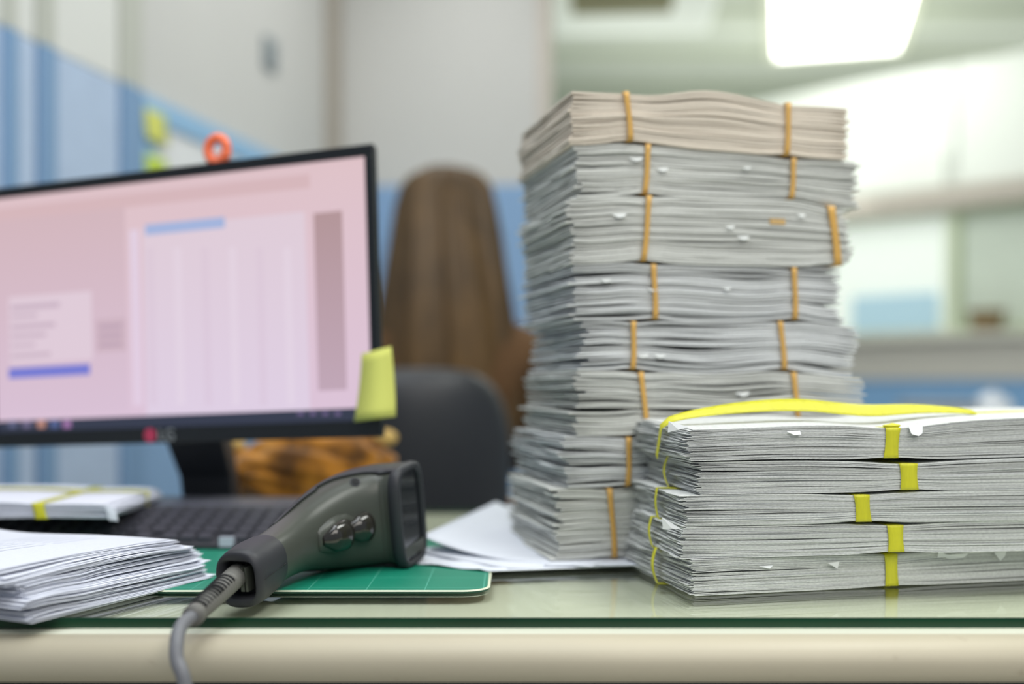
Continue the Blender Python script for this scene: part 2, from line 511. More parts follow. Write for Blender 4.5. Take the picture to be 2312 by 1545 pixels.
for z, r in ((0, .05), (.03, .062), (.09, .064), (.14, .055), (.165, .035), (.172, .02)):
    rings.append([(r * math.cos(a), r * math.sin(a), z) for a in np.linspace(0, 2 * math.pi, 20, endpoint=False)])
loft('jar_body', rings, mat('jar_white', '#dfe4ec', 0.4), kt)
tube('lid_knob', [(0, 0, .172), (0, 0, .186)], .012, mat('jar_knob', '#c9d0da', 0.4), kt)

# ------------------------------------------------------------------ the desk
dk = empty('office_desk', (0, 0, 0), 0, 'cream office desk with a thick rounded front edge in the foreground', 'desk')
prof = [(1.62, -0.0415), (1.62, -0.009), (0.832, -0.009)]
for a in np.linspace(90, -88, 16):
    prof.append((0.822 + 0.019 * -math.cos(R(a)), -0.0255 + 0.0163 * math.sin(R(a))))
prof.append((0.84, -0.0418))
XL, XR = -0.92, 1.25
v = [(XL, p[0], p[1]) for p in prof] + [(XR, p[0], p[1]) for p in prof]
n = len(prof)
f = [(i, (i + 1) % n, (i + 1) % n + n, i + n) for i in range(n)] + [tuple(range(n))[::-1], tuple(range(n, 2 * n))]
dtp = mesh('desk_top', v, f, [M_top_l, M_cream], dk, fm=[1 if 2 <= k <= 18 else 0 for k in range(len(f))])
for p in dtp.data.polygons[2:18]: p.use_smooth = True
M_dleg = mat('desk_leg_grey', '#3a3b3d', 0.5)
for x in (XL + 0.03, XR - 0.07):
    box('side_panel', (x, x + 0.03, 0.90, 1.58, ZF, -0.0415), M_dleg, dk)
box('modesty_panel', (XL + 0.06, XR - 0.07, 1.50, 1.52, ZF + 0.2, -0.0415), M_dleg, dk)
# old smudges on the rounded edge
nt = M_cream.node_tree; b = nt.nodes['Principled BSDF']
src = b.inputs['Base Color'].links[0].from_socket
tc = nt.nodes.new('ShaderNodeTexCoord'); n1 = nt.nodes.new('ShaderNodeTexNoise'); n1.inputs['Scale'].default_value = 38; n1.inputs['Detail'].default_value = 5
mr = nt.nodes.new('ShaderNodeMapRange'); mr.inputs[1].default_value = 0.66; mr.inputs[2].default_value = 0.76; mr.inputs[4].default_value = 0.6
mx = nt.nodes.new('ShaderNodeMix'); mx.data_type = 'RGBA'; mx.inputs[7].default_value = srgb('#8f7d68')
nt.links.new(tc.outputs['Object'], n1.inputs['Vector']); nt.links.new(n1.outputs[0], mr.inputs[0]); nt.links.new(mr.outputs[0], mx.inputs[0])
nt.links.new(src, mx.inputs[6]); nt.links.new(mx.outputs[2], b.inputs['Base Color'])

gs = empty('glass_sheet', (0, 0, -0.008), 0, 'clear sheet of glass with a dark green edge covering the desk', 'glass sheet')
mesh('glass_plate', boxv(XL + 0.03, XR - 0.02, 0.848, 1.60, 0.0, 0.008), [BOXF[1]], M_glass, gs)
ev = boxv(XL + 0.03, XR - 0.02, 0.848, 1.60, 0.0, 0.008)
mesh('polished_edge', ev, BOXF[2:], M_glass_edge, gs)
gs.location.z = -0.008

# ------------------------------------------------------------------ cutting mat
cm = empty('cutting_mat', (-0.475, 0.943, 0.0003), 0, 'green cutting mat with a pale edge lying on the glass under the scanner', 'cutting mat')
def rrect(w_, d_, r, n=8, inset=0.0):
    pts = []
    for cx, cy, a0 in ((w_ - r, r, -90), (w_ - r, d_ - r, 0), (r, d_ - r, 90), (r, r, 180)):
        for k in range(n + 1):
            a = R(a0 + 90 * k / n)
            rr = r - inset
            pts.append((cx + rr * math.cos(a), cy + rr * math.sin(a)))
    return pts
W_, D_ = 0.456, 0.33
def slab(name, z0, z1, inset0, inset1, m, parent):
    a = rrect(W_, D_, 0.024, 8, inset0); b = rrect(W_, D_, 0.024, 8, inset1)
    return loft(name, [[(x, y, z0) for x, y in a], [(x, y, z1) for x, y in b]], m, parent, smooth=False)
slab('base_layer', 0.0, 0.0017, 0.0005, 0.0, M_mat_side, cm)
slab('pale_core', 0.0017, 0.0027, 0.0, 0.0016, M_mat_rim, cm)
slab('printed_top', 0.0027, 0.0030, 0.0022, 0.0024, M_mat, cm)

# ------------------------------------------------------------------ paper bundles
def sm_noise(rng, n, k):
    x = np.linspace(0, 1, n)
    y = np.zeros(n)
    for j in range(1, k + 1):
        y += rng.normal() / j * np.sin(2 * math.pi * (j * x * rng.uniform(0.6, 1.2) + rng.uniform()))
    return y

def interp(cp, s):
    xs = [c[0] for c in cp]; zs = [c[1] for c in cp]
    # smooth (cosine) interpolation
    s = np.asarray(s, float)
    out = np.empty_like(s)
    for i, q in np.ndenumerate(s):
        if q <= xs[0]: out[i] = zs[0]; continue
        if q >= xs[-1]: out[i] = zs[-1]; continue
        k = max(j for j in range(len(xs)) if xs[j] <= q)
        t = (q - xs[k]) / (xs[k + 1] - xs[k]); t = t * t * (3 - 2 * t)
        out[i] = zs[k] + (zs[k + 1] - zs[k]) * t
    return out

def sheets(name, parent, L, W, N, seed, material, bot, top, jit=(0.0015, 0.0006, 0.002), ragged=0.0, nx=34, ny=12, gaps=6, gapsize=3.0,
           fill=0.80, skew=None, tsag=None, pin=(), kind='stuff', wig=0.0):
    """N real sheets between the height curves bot(s) and top(s); edges uneven, gaps opening between them"""
    rng = np.random.default_rng(seed)
    S, T = np.meshgrid(np.linspace(0, 1, nx), np.linspace(0, 1, ny), indexing='ij')
    Zb = interp(bot, S[:, 0] * L)[:, None] + 0 * T
    Zt = interp(top, S[:, 0] * L)[:, None] + 0 * T
    Hh = Zt - Zb
    base = np.empty((N, nx, ny)); gap = np.zeros((N, nx, ny))
    for i in range(N):
        base[i] = 1.0 + 0.35 * rng.random()
    for g in range(gaps):
        i = rng.integers(1, N)
        s0, t0 = rng.uniform(-.1, 1.1), rng.choice([0.0, 0.0, 0.0, 1.0])
        ws = rng.uniform(0.06, 0.35)
        gap[i] += rng.uniform(0.4, 1.0) * gapsize * np.exp(-((S - s0) / ws) ** 2 - ((T - t0) / 0.5) ** 2)
    for i in range(N):
        gap[i] += 0.12 + 0.35 * max(0, rng.normal()) * (0.5 + 0.5 * np.sin(6 * S * rng.uniform(.3, 1) + rng.uniform(0, 6)))
        gap[i] += rng.uniform(0, 1.0) * np.exp(-(S / 0.05) ** 2) + rng.uniform(0, 1.0) * np.exp(-((1 - S) / 0.05) ** 2)
    gap *= (1 - 0.75 * sum([np.exp(-((S * L - p) / 0.02) ** 2) for p in pin], np.zeros_like(S)).clip(0, 1))
    tot = (base + gap).sum(0)
    scale = Hh / tot
    V, F = [], []
    zc = Zb.copy()
    nv = 0
    grid = np.arange(nx * ny).reshape(nx, ny)
    q = np.stack([grid[:-1, :-1], grid[1:, :-1], grid[1:, 1:], grid[:-1, 1:]], -1).reshape(-1, 4)
    ring = np.concatenate([grid[:, 0], grid[-1, 1:], grid[::-1, -1][1:], grid[0, ::-1][1:-1]])
    ra = np.stack([ring, np.roll(ring, -1)], 1)
    nn = nx * ny
    side = np.stack([ra[:, 0], ra[:, 1], ra[:, 1] + nn, ra[:, 0] + nn], 1)[:, ::-1]
    walk = np.cumsum(rng.normal(0, 0.35, N)) * jit[0]
    gap[0] *= 0.05
    for i in range(N):
        z0 = zc + gap[i] * scale
        th = base[i] * scale * (fill + 0.15 * rng.random())
        if i == N - 1: th = base[i] * scale
        z1 = z0 + th
        zc = zc + (base[i] + gap[i]) * scale
        a = rng.normal(0, jit[0]) + walk[i]
        b = rng.normal(0, jit[2]) + walk[i]
        c0 = np.clip(rng.normal(0, jit[1]), -2 * jit[1], 2 * jit[1])
        f_edge = c0 + jit[1] * 0.8 * sm_noise(rng, nx, 5)
        l_edge = a + ragged * sm_noise(rng, ny, 6)
        r_edge = b + ragged * sm_noise(rng, ny, 6)
        rot = rng.normal(0, wig)
        X = (l_edge[None, :]) * (1 - S) + (L + r_edge[None, :]) * S
        Y = f_edge[:, None] * (1 - T) + (W + rng.normal(0, jit[2])) * T
        Y = Y + rot * (S - 0.5)
        if skew is not None:
            dx, dy = skew(i / (N - 1))
            X = X + dx; Y = Y + dy
        if tsag is not None:
            dz = tsag(S, T, i / (N - 1))
            A, B = z0 + dz, z1 + dz
        else:
            A, B = z0, z1
        if i == 0: pass
        top_v = np.stack([X, Y, B], -1).reshape(-1, 3)
        bot_v = np.stack([X, Y, A], -1).reshape(-1, 3)
        V.append(np.concatenate([top_v, bot_v]))
        F.append(q + nv); F.append(q[:, ::-1] + nn + nv); F.append(side + nv)
        nv += 2 * nn
    o = mesh(name, np.concatenate(V), np.concatenate(F), material, parent, False)
    if kind: o['kind'] = kind
    return o

def ribbon_loop(name, parent, pts, width_vec, material, thick=0.0005, closed=True, widths=None, twist=None):
    """band: a strip along pts, width_vec across"""
    wv = np.array(width_vec)
    v = []
    K = 3
    for i, p in enumerate(pts):
        wd = widths[i] if widths is not None else 1.0
        for k in range(K + 1):
            c = (k / K - 0.5) * wd
            bulge = 0.0
            v.append(np.array(p) + wv * c)
    f = []
    m = len(pts)
    for i in range(m if closed else m - 1):
        j = (i + 1) % m
        for k in range(K):
            f.append((i * (K + 1) + k, i * (K + 1) + k + 1, j * (K + 1) + k + 1, j * (K + 1) + k))
    return mesh(name, v, f, material, parent, True, mods=[('solid', thick)])

def cross_band(name, parent, s, width, W, bot, top, material, slant=0.0, lift=0.0009, out=0.0022, wob=0.0, thick=0.0005):
    """a band round the short way, crossing the front face at s"""
    zb = float(interp(bot, np.array([s]))[0]) - lift
    zt = float(interp(top, np.array([s + slant]))[0]) + lift
    pts, wd = [], []
    for k in range(10):
        t = k / 9
        pts.append((s + slant * t + wob * math.sin(t * 5), -out, zb + (zt - zb) * t)); wd.append(1 - 0.12 * math.sin(math.pi * t))
    for t in (0.04, 0.3, 0.6, 0.95):
        pts.append((s + slant, W * t, zt)); wd.append(0.9)
    for k in range(4):
        t = k / 3
        pts.append((s + slant * (1 - t), W + out, zt + (zb - zt) * t)); wd.append(0.9)
    for t in (0.95, 0.6, 0.3, 0.04):
        pts.append((s, W * t, zb)); wd.append(0.9)
    return ribbon_loop(name, parent, pts, (width, 0, 0), material, thick, True, wd)

def long_band(name, parent, t, width, L, bot, top, material, out=0.006, lift=0.0009, gather=0.6, bow=0.0):
    """a ribbon round the long way, crossing the end faces at t"""
    zb = float(interp(bot, np.array([0.0]))[0]) - lift
    zt = float(interp(top, np.array([0.0]))[0]) + lift
    pts, wd = [], []
    for k in range(9):
        q = k / 8
        pts.append((-out - bow * math.sin(math.pi * q), t + 0.004 * q, zb + (zt - zb) * q)); wd.append(gather)
    for q in (0.02, 0.1, 0.3, 0.5, 0.7, 0.9, 0.98):
        pts.append((L * q, t, float(interp(top, np.array([L * q]))[0]) + lift)); wd.append(1)
    for k in range(4):
        q = k / 3
        zz = float(interp(top, np.array([L]))[0]) + lift
        z2 = float(interp(bot, np.array([L]))[0]) - lift
        pts.append((L + out, t, zz + (z2 - zz) * q)); wd.append(gather)
    for q in (0.98, 0.9, 0.7, 0.5, 0.3, 0.1, 0.02):
        pts.append((L * q, t, float(interp(bot, np.array([L * q]))[0]) - lift)); wd.append(1)
    return ribbon_loop(name, parent, pts, (0, width, 0), material, 0.0005, True, wd)

def scrap(parent, pts, m=None):
    """small torn flake of paper: polygon of local points, a little thick"""
    n = len(pts)
    return mesh('torn_scrap', pts, [tuple(range(n))], m or M_scrap, parent, False, mods=[('solid', 0.0004)])

# --- tall stack: eight bundles with tan rubber bands
TH = R(14)
ax, ay = gp(1245, 1285)
ct, sn = math.cos(TH), math.sin(TH)
def face_s(px):           # along the front face line through (ax, ay)
    u = (px - 1156) / 2500
    return (u * ay - ax) / (ct - u * sn)
def face_z(px, py):
    s = face_s(px)
    return H + (870 - py) / 2500 * (ay + s * sn)
PXS = (1290, 1450, 1600, 1780, 1910)
BY = [(203, 213, 204, 236, 242),
      (328, 323, 340, 355, 362),
      (447, 441, 447, 452, 470),
      (598, 594, 600, 603, 604),
      (724, 724, 728, 724, 735),
      (838, 838, 846, 838, 852),
      (985, 985, 978, 970, 967),
      (1102, 1100, 1098, 1090, 1085),
      (1284, 1281, 1275, 1265, 1255)]
# left x, right x, band columns (pixel at top, shift), material, slant
TB = [(1288, 1910, ((1412, 1420), (1777, 1772)), P_beige, 'topmost bundle of the tall stack, beige paper with two tan rubber bands', 14),
      (1302, 1936, ((1464, 1455), (1792, 1786)), P_grey, 'second bundle from the top of the tall stack, ragged grey paper', 17),
      (1287, 1912, ((1463, 1449), (1872, 1886)), P_grey, 'third bundle from top of the tall stack, thickest, with a slanting right band', 24),
      (1296, 1900, ((1475, 1478), (1792, 1793)), P_cool, 'fourth bundle from the top of the tall stack, under the thickest grey bundle', 17),
      (1312, 1925, ((1431, 1428), (1762, 1770)), P_cool, 'fifth bundle from the top of the tall stack, loosest cool grey sheets', 16),
      (1296, 1945, ((1446, 1458), (1790, 1799)), P_grey, 'sixth bundle from the top of the tall stack, just above the yellow-tied bundles', 20),
      (1275, 1930, ((1418, 1414), (1800, 1800)), P_cool, 'second lowest bundle of the tall stack, its band left of the yellow ribbons', 16),
      (1252, 1915, ((1376, 1386), (1790, 1790)), P_grey, 'bottom bundle of the tall stack resting on loose white sheets', 24)]
for i, (xl, xr, bands, pm, lab, N) in enumerate(TB):
    s0, s1 = face_s(xl), face_s(xr)
    L = s1 - s0
    off = (-0.001, 0.002, -0.002, 0.001, 0.002, 0.0, -0.001, 0.001)[i]
    topc = [(face_s(p) - s0, face_z(p, y)) for p, y in zip(PXS, BY[i])]
    botc = [(face_s(p) - s0, face_z(p, y)) for p, y in zip(PXS, BY[i + 1])]
    z0 = min(z for _, z in botc)
    if i == 7:
        botc = [(s, 0.0072) for s, _ in botc]; z0 = 0.0072
    bpos = [face_s((a + b) / 2) - s0 for a, b in bands]
    def pinch(c, sign):
        xs_ = np.linspace(0, L, 25)
        z = interp(c, xs_)
        for p in bpos:
            z = z + sign * 0.0022 * np.exp(-((xs_ - p) / 0.018) ** 2)
        return [(a, b - z0 + (0.0 if sign < 0 else 0.0008)) for a, b in zip(xs_, z)]
    tp = pinch(topc, -1 if i else -0.3)
    bt = pinch(botc, 1)
    e = empty('paper_bundle', (ax + s0 * ct - off * sn, ay + s0 * sn + off * ct, z0), TH, lab, 'paper bundle', 'bundles in the tall stack held by tan rubber bands')
    rag = 0.0012 if i == 0 else 0.0028
    wsh = 0.190 + (0.012, 0.016, -0.004, 0.004, 0.0, 0.004, 0.008, -0.002)[i]
    sheets('paper_sheets', e, L, wsh, N, 100 + i, pm, bt, tp, jit=(rag, 0.0009 if i else 0.0004, 0.0022 if i else 0.0015), ragged=rag * 0.6,
           gaps=(3, 7, 5, 9, 9, 8, 9, 6)[i], gapsize=(1.0, 1.8, 1.2, 2.6, 2.4, 2.2, 3, 1.8)[i], fill=0.86, pin=bpos, wig=0.001, nx=40)
    for k, (a, b) in enumerate(bands):
        sb, stp = face_s(b) - s0, face_s(a) - s0
        wd = 0.0056 if not (i == 2 and k == 1) else 0.0085
        cross_band('rubber_band', e, sb, wd, wsh, bt, tp, M_rubber, slant=stp - sb, out=0.0035, wob=0.0006, thick=0.0009)
    rs = random.Random(i)
    for k in range((0, 3, 4, 3, 2, 1, 1, 0)[i]):      # torn flakes sticking out of the face
        s = rs.uniform(0.1, 0.85) * L; fz = rs.uniform(0.25, 0.8)
        zz = float(interp(bt, np.array([s]))[0]) * (1 - fz) + float(interp(tp, np.array([s]))[0]) * fz
        r = rs.uniform(0.003, 0.006)
        scrap(e, [(s - r * 1.6, -0.0015, zz), (s + r * 1.5, -0.002, zz + 0.001), (s + r * 0.9, -0.0042, zz - r * 0.4), (s - r * 0.2, -0.0042, zz - r * 0.7), (s - r * 0.9, -0.003, zz - r * 0.3)], M_scrap_g)
    if i == 2:
        sl0, sl1 = face_s(1735) - s0, face_s(1768) - s0
        zz = face_z(1750, 508) - z0
        mesh('tan_slip', boxv(sl0, sl1, -0.0025, 0.01, zz, zz + 0.0055), BOXF, mat('tan_slip', '#c9a873', 0.9), e)
# --- front stack: five bundles tied with yellow ribbon
FX0, FY0 = gp(1560, 1348)
zcorner = [0.0005, 0.0315, 0.0585, 0.0855, 0.1130, 0.1412]   # boundaries, bottom to top
FB = [  # corner pixel x, yaw deg, strap pixel x centre, width px, label, slant
    (1562, 13.5, 2012, 34, 'bottom bundle of the yellow-tied front stack, turned slightly and touching the glass'),
    (1540, 8.5, 2022, 40, 'second lowest yellow-tied bundle of the front stack, white scrap at its left end'),
    (1545, 8.0, 1949, 38, 'middle bundle of the yellow-tied front stack, its ribbon furthest left of the five'),
    (1578, 8.0, 2052, 44, 'second yellow-tied bundle from the top of the front stack, left end set back'),
    (1556, 9.0, 2010, 36, 'topmost bundle of the yellow-tied front stack under a loose arching ribbon')]
front = []
FL, FW = 0.415, 0.160
for i, (px, yaw, sx, swp, lab) in enumerate(FB):
    a = R(yaw)
    d0 = FY0 + (0.0, 0.002, 0.002, 0.004, 0.001)[i]
    X0 = (px - 1156) / 2500 * d0
    u = (sx - 1156) / 2500
    s = (u * d0 - X0) / (math.cos(a) - u * math.sin(a))
    z0, z1 = zcorner[i], zcorner[i + 1]
    h = z1 - z0
    xs_ = np.linspace(0, FL, 41)
    rng = np.random.default_rng(50 + i)
    zb = 0.0002 + 0.0022 * np.exp(-((xs_ - s) / 0.03) ** 2) * (0.55 if i == 0 else 1)
    zt = h - 0.0002 - 0.0024 * np.exp(-((xs_ - s) / 0.035) ** 2)
    if i == 4:
        zt = h - 0.0008 + 0.0052 * np.clip(xs_ / 0.14, 0, 1) ** 1.3 - 0.0050 * np.exp(-((xs_ - s) / 0.05) ** 2) + 0.005 * np.clip((xs_ - 0.2) / 0.15, 0, 1)
        zb = zb + 0.0010 * np.sin(xs_ * 22 + 0.4) * np.clip(xs_ / 0.1, 0, 1) + 0.001
    if i == 3:
        zt = zt + 0.0010 * np.sin(xs_ * 22 + 0.4) * np.clip(xs_ / 0.1, 0, 1) * np.clip(1 - 0, 0, 1)
    bt = list(zip(xs_, zb)); tp = list(zip(xs_, zt))
    e = empty('paper_bundle', (X0, d0, z0), a, lab, 'paper bundle', 'bundles in the front stack tied with yellow ribbon')
    front.append(e)
    sheets('paper_sheets', e, FL, FW, (32, 29, 29, 28, 32)[i], 300 + i, P_front, bt, tp, jit=(0.0016, 0.00035, 0.002), ragged=0.0016,
           gaps=12, gapsize=1.9, pin=[s], nx=64, ny=12, wig=0.0004, fill=0.84,
           tsag=(lambda S, T, f: 0.0045 * T * f) if i == 4 else None)
    wd = swp / 2500 * (d0 + s * math.sin(a))
    sl = (-0.001, -0.001, -0.002, -0.001, 0.002)[i]
    cross_band('yellow_ribbon', e, s, wd, FW, bt, tp, M_ribbon, slant=sl, lift=0.0005, out=0.0014, thick=0.0003)
    long_band('yellow_ribbon_lengthwise', e, 0.066 + (0.0, 0.005, -0.004, 0.006, 0.01)[i], 0.014, FL, bt, tp if i < 4 else tp, M_ribbon,
              out=0.0055, lift=0.0004, gather=0.45, bow=(0.004, 0.003, 0.002, 0.004, 0.002)[i]) if i < 4 else None
    front_geo = (bt, tp, s)
bt, tp, s5 = front_geo
top_e = front[4]
# loose arching ribbon of the top bundle
arch, wdl = [], []
tz = float(interp(tp, np.array([0.0]))[0])
for q in np.linspace(0, 1, 9):
    arch.append((-0.006, 0.076 - 0.014 * q, -0.0005 + (tz + 0.001) * q)); wdl.append(0.5)
for q in np.linspace(0.02, 1, 26):
    xx = -0.004 + q * 0.30
    zz = float(interp(tp, np.array([max(xx, 0)]))[0])
    arch.append((xx, 0.060, zz + 0.0040 + 0.0125 * math.sin(math.pi * min(1, q ** 0.75)) ** 0.8)); wdl.append(0.6 + 0.9 * math.sin(math.pi * q))
for q in np.linspace(0.1, 1, 5):
    xx = 0.296 + q * (FL - 0.29)
    arch.append((xx, 0.072, float(interp(tp, np.array([min(xx, FL)]))[0]) + 0.0008)); wdl.append(0.6)
zt_end = float(interp(tp, np.array([FL]))[0])
for q in np.linspace(0, 1, 4):
    arch.append((FL + 0.006, 0.072, zt_end * (1 - q))); wdl.append(0.6)
rib = ribbon_loop('yellow_ribbon_lengthwise', top_e, arch, (0, 0.012, 0.0075), M_ribbon, 0.0004, False, wdl)
def knot(parent, x, y, z, r, m):
    bm = bmesh.new()
    bmesh.ops.create_icosphere(bm, subdivisions=3, radius=r)
    for vv in bm.verts:
        n_ = 1 + 0.25 * math.sin(vv.co.x * 900 + vv.co.y * 500) + 0.15 * math.sin(vv.co.z * 1300)
        vv.co = Vector((vv.co.x * n_ * 1.5, vv.co.y * n_, vv.co.z * 0.6 * n_)) + Vector((x, y, z))
    return bm_obj('ribbon_knot', bm, m, parent, True)
knot(top_e, s5 + 0.003, 0.004, float(interp(tp, np.array([s5]))[0]) + 0.0015, 0.0045, M_ribbon)
# scraps on the front stack
def fscrap(e, px, py, shape, out=0.0016):
    a = e.rotation_euler.z
    d0, X0 = e.location.y, e.location.x
    P = []
    for (dx, dy, o) in shape:
        u = (px + dx - 1156) / 2500
        s = (u * d0 - X0) / (math.cos(a) - u * math.sin(a))
        z = H + (870 - py - dy) / 2500 * (d0 + s * math.sin(a)) - e.location.z
        P.append((s, -out - o, z))
    scrap(e, P)
fscrap(front[4], 2063, 972, [(-15, -10, 0), (18, -12, 0), (12, 6, .004), (2, 12, .005), (-12, 8, .004)])
fscrap(front[4], 1790, 977, [(-15, -2, 0), (14, -4, 0), (14, 4, .003), (-2, 5, .003)])
fscrap(front[0], 2145, 1250, [(-36, 8, .001), (-30, -8, .0), (-12, 2, 0), (36, -2, 0), (24, 9, .0), (-4, 11, .001), (-24, 7, .001)], 0.0034)
fscrap(front[0], 2252, 1252, [(-14, -6, 0), (14, -8, 0), (12, 2, .0), (-1, 13, .001)], 0.0034)
fscrap(front[0], 1878, 1273, [(-14, -3, 0), (12, -6, 0), (8, 10, .0)], 0.0034)
fscrap(front[0], 1730, 1280, [(-18, -1, 0), (14, -4, 0), (4, 3, .002)])
fscrap(front[4], 1530, 968, [(-12, -16, -.012), (26, -4, -.004), (6, 3, -.006), (-14, 10, -.012)])
fscrap(front[1], 1516, 1186, [(-12, -14, -.014), (28, 12, -.004), (6, 10, -.008), (-10, 14, -.014)])

# --- loose sheets under the tall stack
def loose(name, pts4, z, m, lab, curl, seed, nx=14, ny=12):
    rng = np.random.default_rng(seed)
    p = [np.array(q, float) for q in pts4]
    v = []
    for i in range(nx):
        for j in range(ny):
            s_, t_ = i / (nx - 1), j / (ny - 1)
            xy = (p[0] * (1 - s_) + p[1] * s_) * (1 - t_) + (p[3] * (1 - s_) + p[2] * s_) * t_
            v.append((xy[0], xy[1], z + curl(s_, t_)))
    f = [(i * ny + j, (i + 1) * ny + j, (i + 1) * ny + j + 1, i * ny + j + 1) for i in range(nx - 1) for j in range(ny - 1)]
    o = mesh(name, v, f, m, None, True, mods=[('solid', 0.0008)])
    return tag(o, lab, 'paper', 'loose white sheets under the tall stack')
def G(px, py, z=0.0): return gp(px, py, z)
loose('loose_sheet', [G(865, 1276), G(1102, 1301), (0.20, 1.085), (0.05, 1.30)], 0.0036, P_sheet,
      'lowest loose white sheet with a wavy front edge lying on the cutting mat', lambda s, t: 0.0006 + 0.0018 * math.sin(s * 7 + 1) ** 2 * (1 - t) * (s < .95), 1)
loose('loose_sheet', [G(935, 1262), G(1150, 1298), (0.21, 1.12), (0.06, 1.32)], 0.0052, P_sheet,
      'second loose white sheet just above the wavy lowest one', lambda s, t: 0.0006 + 0.0035 * (1 - s) ** 2 * (1 - t), 2)
loose('loose_sheet', [(-0.092, 1.125), (0.075, 1.045), (0.18, 1.22), (-0.02, 1.38)], 0.0060, P_sheet,
      'curling white sheet with its left edge raised beside the scanner head', lambda s, t: 0.0006 + 0.026 * max(0, 1 - s * 1.6) ** 2 * (0.7 + 0.3 * t), 3)
loose('loose_sheet', [(-0.075, 1.30), (0.06, 1.22), (0.20, 1.42), (-0.03, 1.50)], 0.0066, P_sheet,
      'white sheet furthest back, sloping up against the tall stack', lambda s, t: 0.0010 + 0.012 * max(0, 1 - abs(s - 0.35) * 1.8) * t, 4)
loose('loose_sheet', [(0.03, 1.052), (0.155, 1.058), (0.25, 1.16), (0.06, 1.20)], 0.0062, P_sheet,
      'uppermost loose sheet pressed under the front corner of the tall stack', lambda s, t: 0.0002, 5)

# --- left pile of loose white sheets
pv = np.array((0.400, 0.917))
LP = (-0.352, 0.822)
pile = empty('paper_pile', (LP[0], LP[1], 0.0033), math.atan2(0.917, 0.400), 'untied pile of white printed sheets at the left overhanging the desk edge', 'paper pile')
# local x: along the near short side (away), local y: towards the left
def pskew(f):
    return (-0.014 * f - 0.008 * math.sin(f * 9) * (f > .2), 0.026 * f ** 1.2 + 0.003 * math.sin(f * 14))
Lp, Wp = 0.205, 0.297
bt = [(0, 0.0), (Lp, 0.0)]
tp = [(0, 0.0370), (0.08, 0.0385), (0.16, 0.0375), (Lp, 0.0360)]
def psag(S, T, f):
    return 0.0035 * np.sin(T * 7 + 0.5) * T * f + 0.004 * f * np.sin(S * 4 + T * 3) * T
sheets('paper_sheets', pile, Lp, Wp, 40, 501, P_white, bt, tp, jit=(0.0030, 0.0010, 0.0042), ragged=0.0008, nx=26, ny=22, gaps=16, gapsize=3.2,
       fill=0.55, skew=pskew, tsag=psag, wig=0.003)
# faint ruled print on the top sheet
pr_v, pr_f = [], []
for k in range(7):
    yy = 0.06 + k * 0.012
    for (xa_, xb_) in ((0.02, 0.11), (0.118, 0.17)):
        n0 = len(pr_v)
        dx, dy = pskew(1.0)
        for xq in np.linspace(xa_, xb_, 6):
            for yq in (yy, yy + 0.0009):
                S_ = xq / Lp; T_ = (yq) / Wp
                zq = float(interp(tp, np.array([xq]))[0]) + float(psag(S_, T_, 1.0)) + 0.00035
                pr_v.append((xq + dx, yq + dy, zq))
        for q in range(5):
            pr_f.append((n0 + 2 * q, n0 + 2 * q + 2, n0 + 2 * q + 3, n0 + 2 * q + 1))
mesh('printed_lines', pr_v, pr_f, mat('faint_ink', '#b9bccb', 0.9), pile)
# curled grey sheet under the near corner
cv, nx_, ny_ = [], 12, 14
for i in range(nx_):
    for j in range(ny_):
        s_, t_ = i / (nx_ - 1), j / (ny_ - 1)
        cv.append((-0.004 + s_ * 0.15, 0.002 + t_ * 0.20, -0.0016 + 0.016 * t_ ** 2 * (1 - s_)))
mesh('curled_sheet', cv, [(i * ny_ + j, i * ny_ + j + 1, (i + 1) * ny_ + j + 1, (i + 1) * ny_ + j) for i in range(nx_ - 1) for j in range(ny_ - 1)],
     P_sheet, pile, True, mods=[('solid', 0.0006)])

# --- keyboard
KX0, KX1, KD0 = -0.66, -0.225, 1.175
kb = empty('keyboard', (KX1, 1.172, 0.0034), R(-3), 'black computer keyboard behind the left paper pile', 'keyboard')
Lk, Dk = 0.46, 0.100
kpr = [(0.0, 0.0), (0.225, 0.0), (0.225, 0.0310), (0.218, 0.0335), (0.108, 0.0335), (0.100, 0.0315), (0.004, 0.0065), (0.0, 0.004)]
kr = []
for x_, yy_ in ((-Lk, 0), (-0.03, 0), (-0.012, 0.004), (0, 0.016)):
    kr.append([(x_, min(0.225, p[0] + yy_ * (1 if p[0] < 0.1 else -1) * 1.0), p[1]) for p in kpr])
loft('case', kr, M_key, kb, smooth=False)
box('rear_strip', (-Lk + .004, -0.018, 0.116, 0.214, 0.0332, 0.0345), mat('keyboard_strip_grey', '#5d5e6a', 0.4), kb, (0.003, 2))
slope = 0.25
keyme = None
for r_ in range(5):
    yk = 0.006 + r_ * 0.0190
    cells = [(c, 1.0) for c in range(23)]
    if r_ == 0: cells = [(0, 1), (1, 1), (2, 1), (4, 1), (5, 1), (6, 1), (7.5, 1), (9, 1), (10.5, 5.0), (16, 1), (17.5, 1), (19, 1), (20.5, 1)]
    for (c, wk) in cells:
        xk = -0.016 - c * 0.0192
        ww = 0.0172 * wk if wk == 1 else 0.0192 * wk
        if xk - ww < -Lk + 0.008: continue
        if keyme is None or wk != 1:
            o = mesh('key', [(-ww, 0, 0), (0, 0, 0), (0, .0168, 0), (-ww, .0168, 0), (-ww + .0018, .0015, .005), (-.0018, .0015, .005), (-.0018, .015, .0055), (-ww + .0018, .015, .0055)],
                     BOXF, M_keycap, kb)
            if wk == 1: keyme = o.data
        else:
            o = bpy.data.objects.new('key', keyme); COL.objects.link(o); o.parent = kb
        o.location = (xk - 0.004, yk, 0.0052 + slope * yk)
        o.rotation_euler = (math.atan(slope), 0, 0)
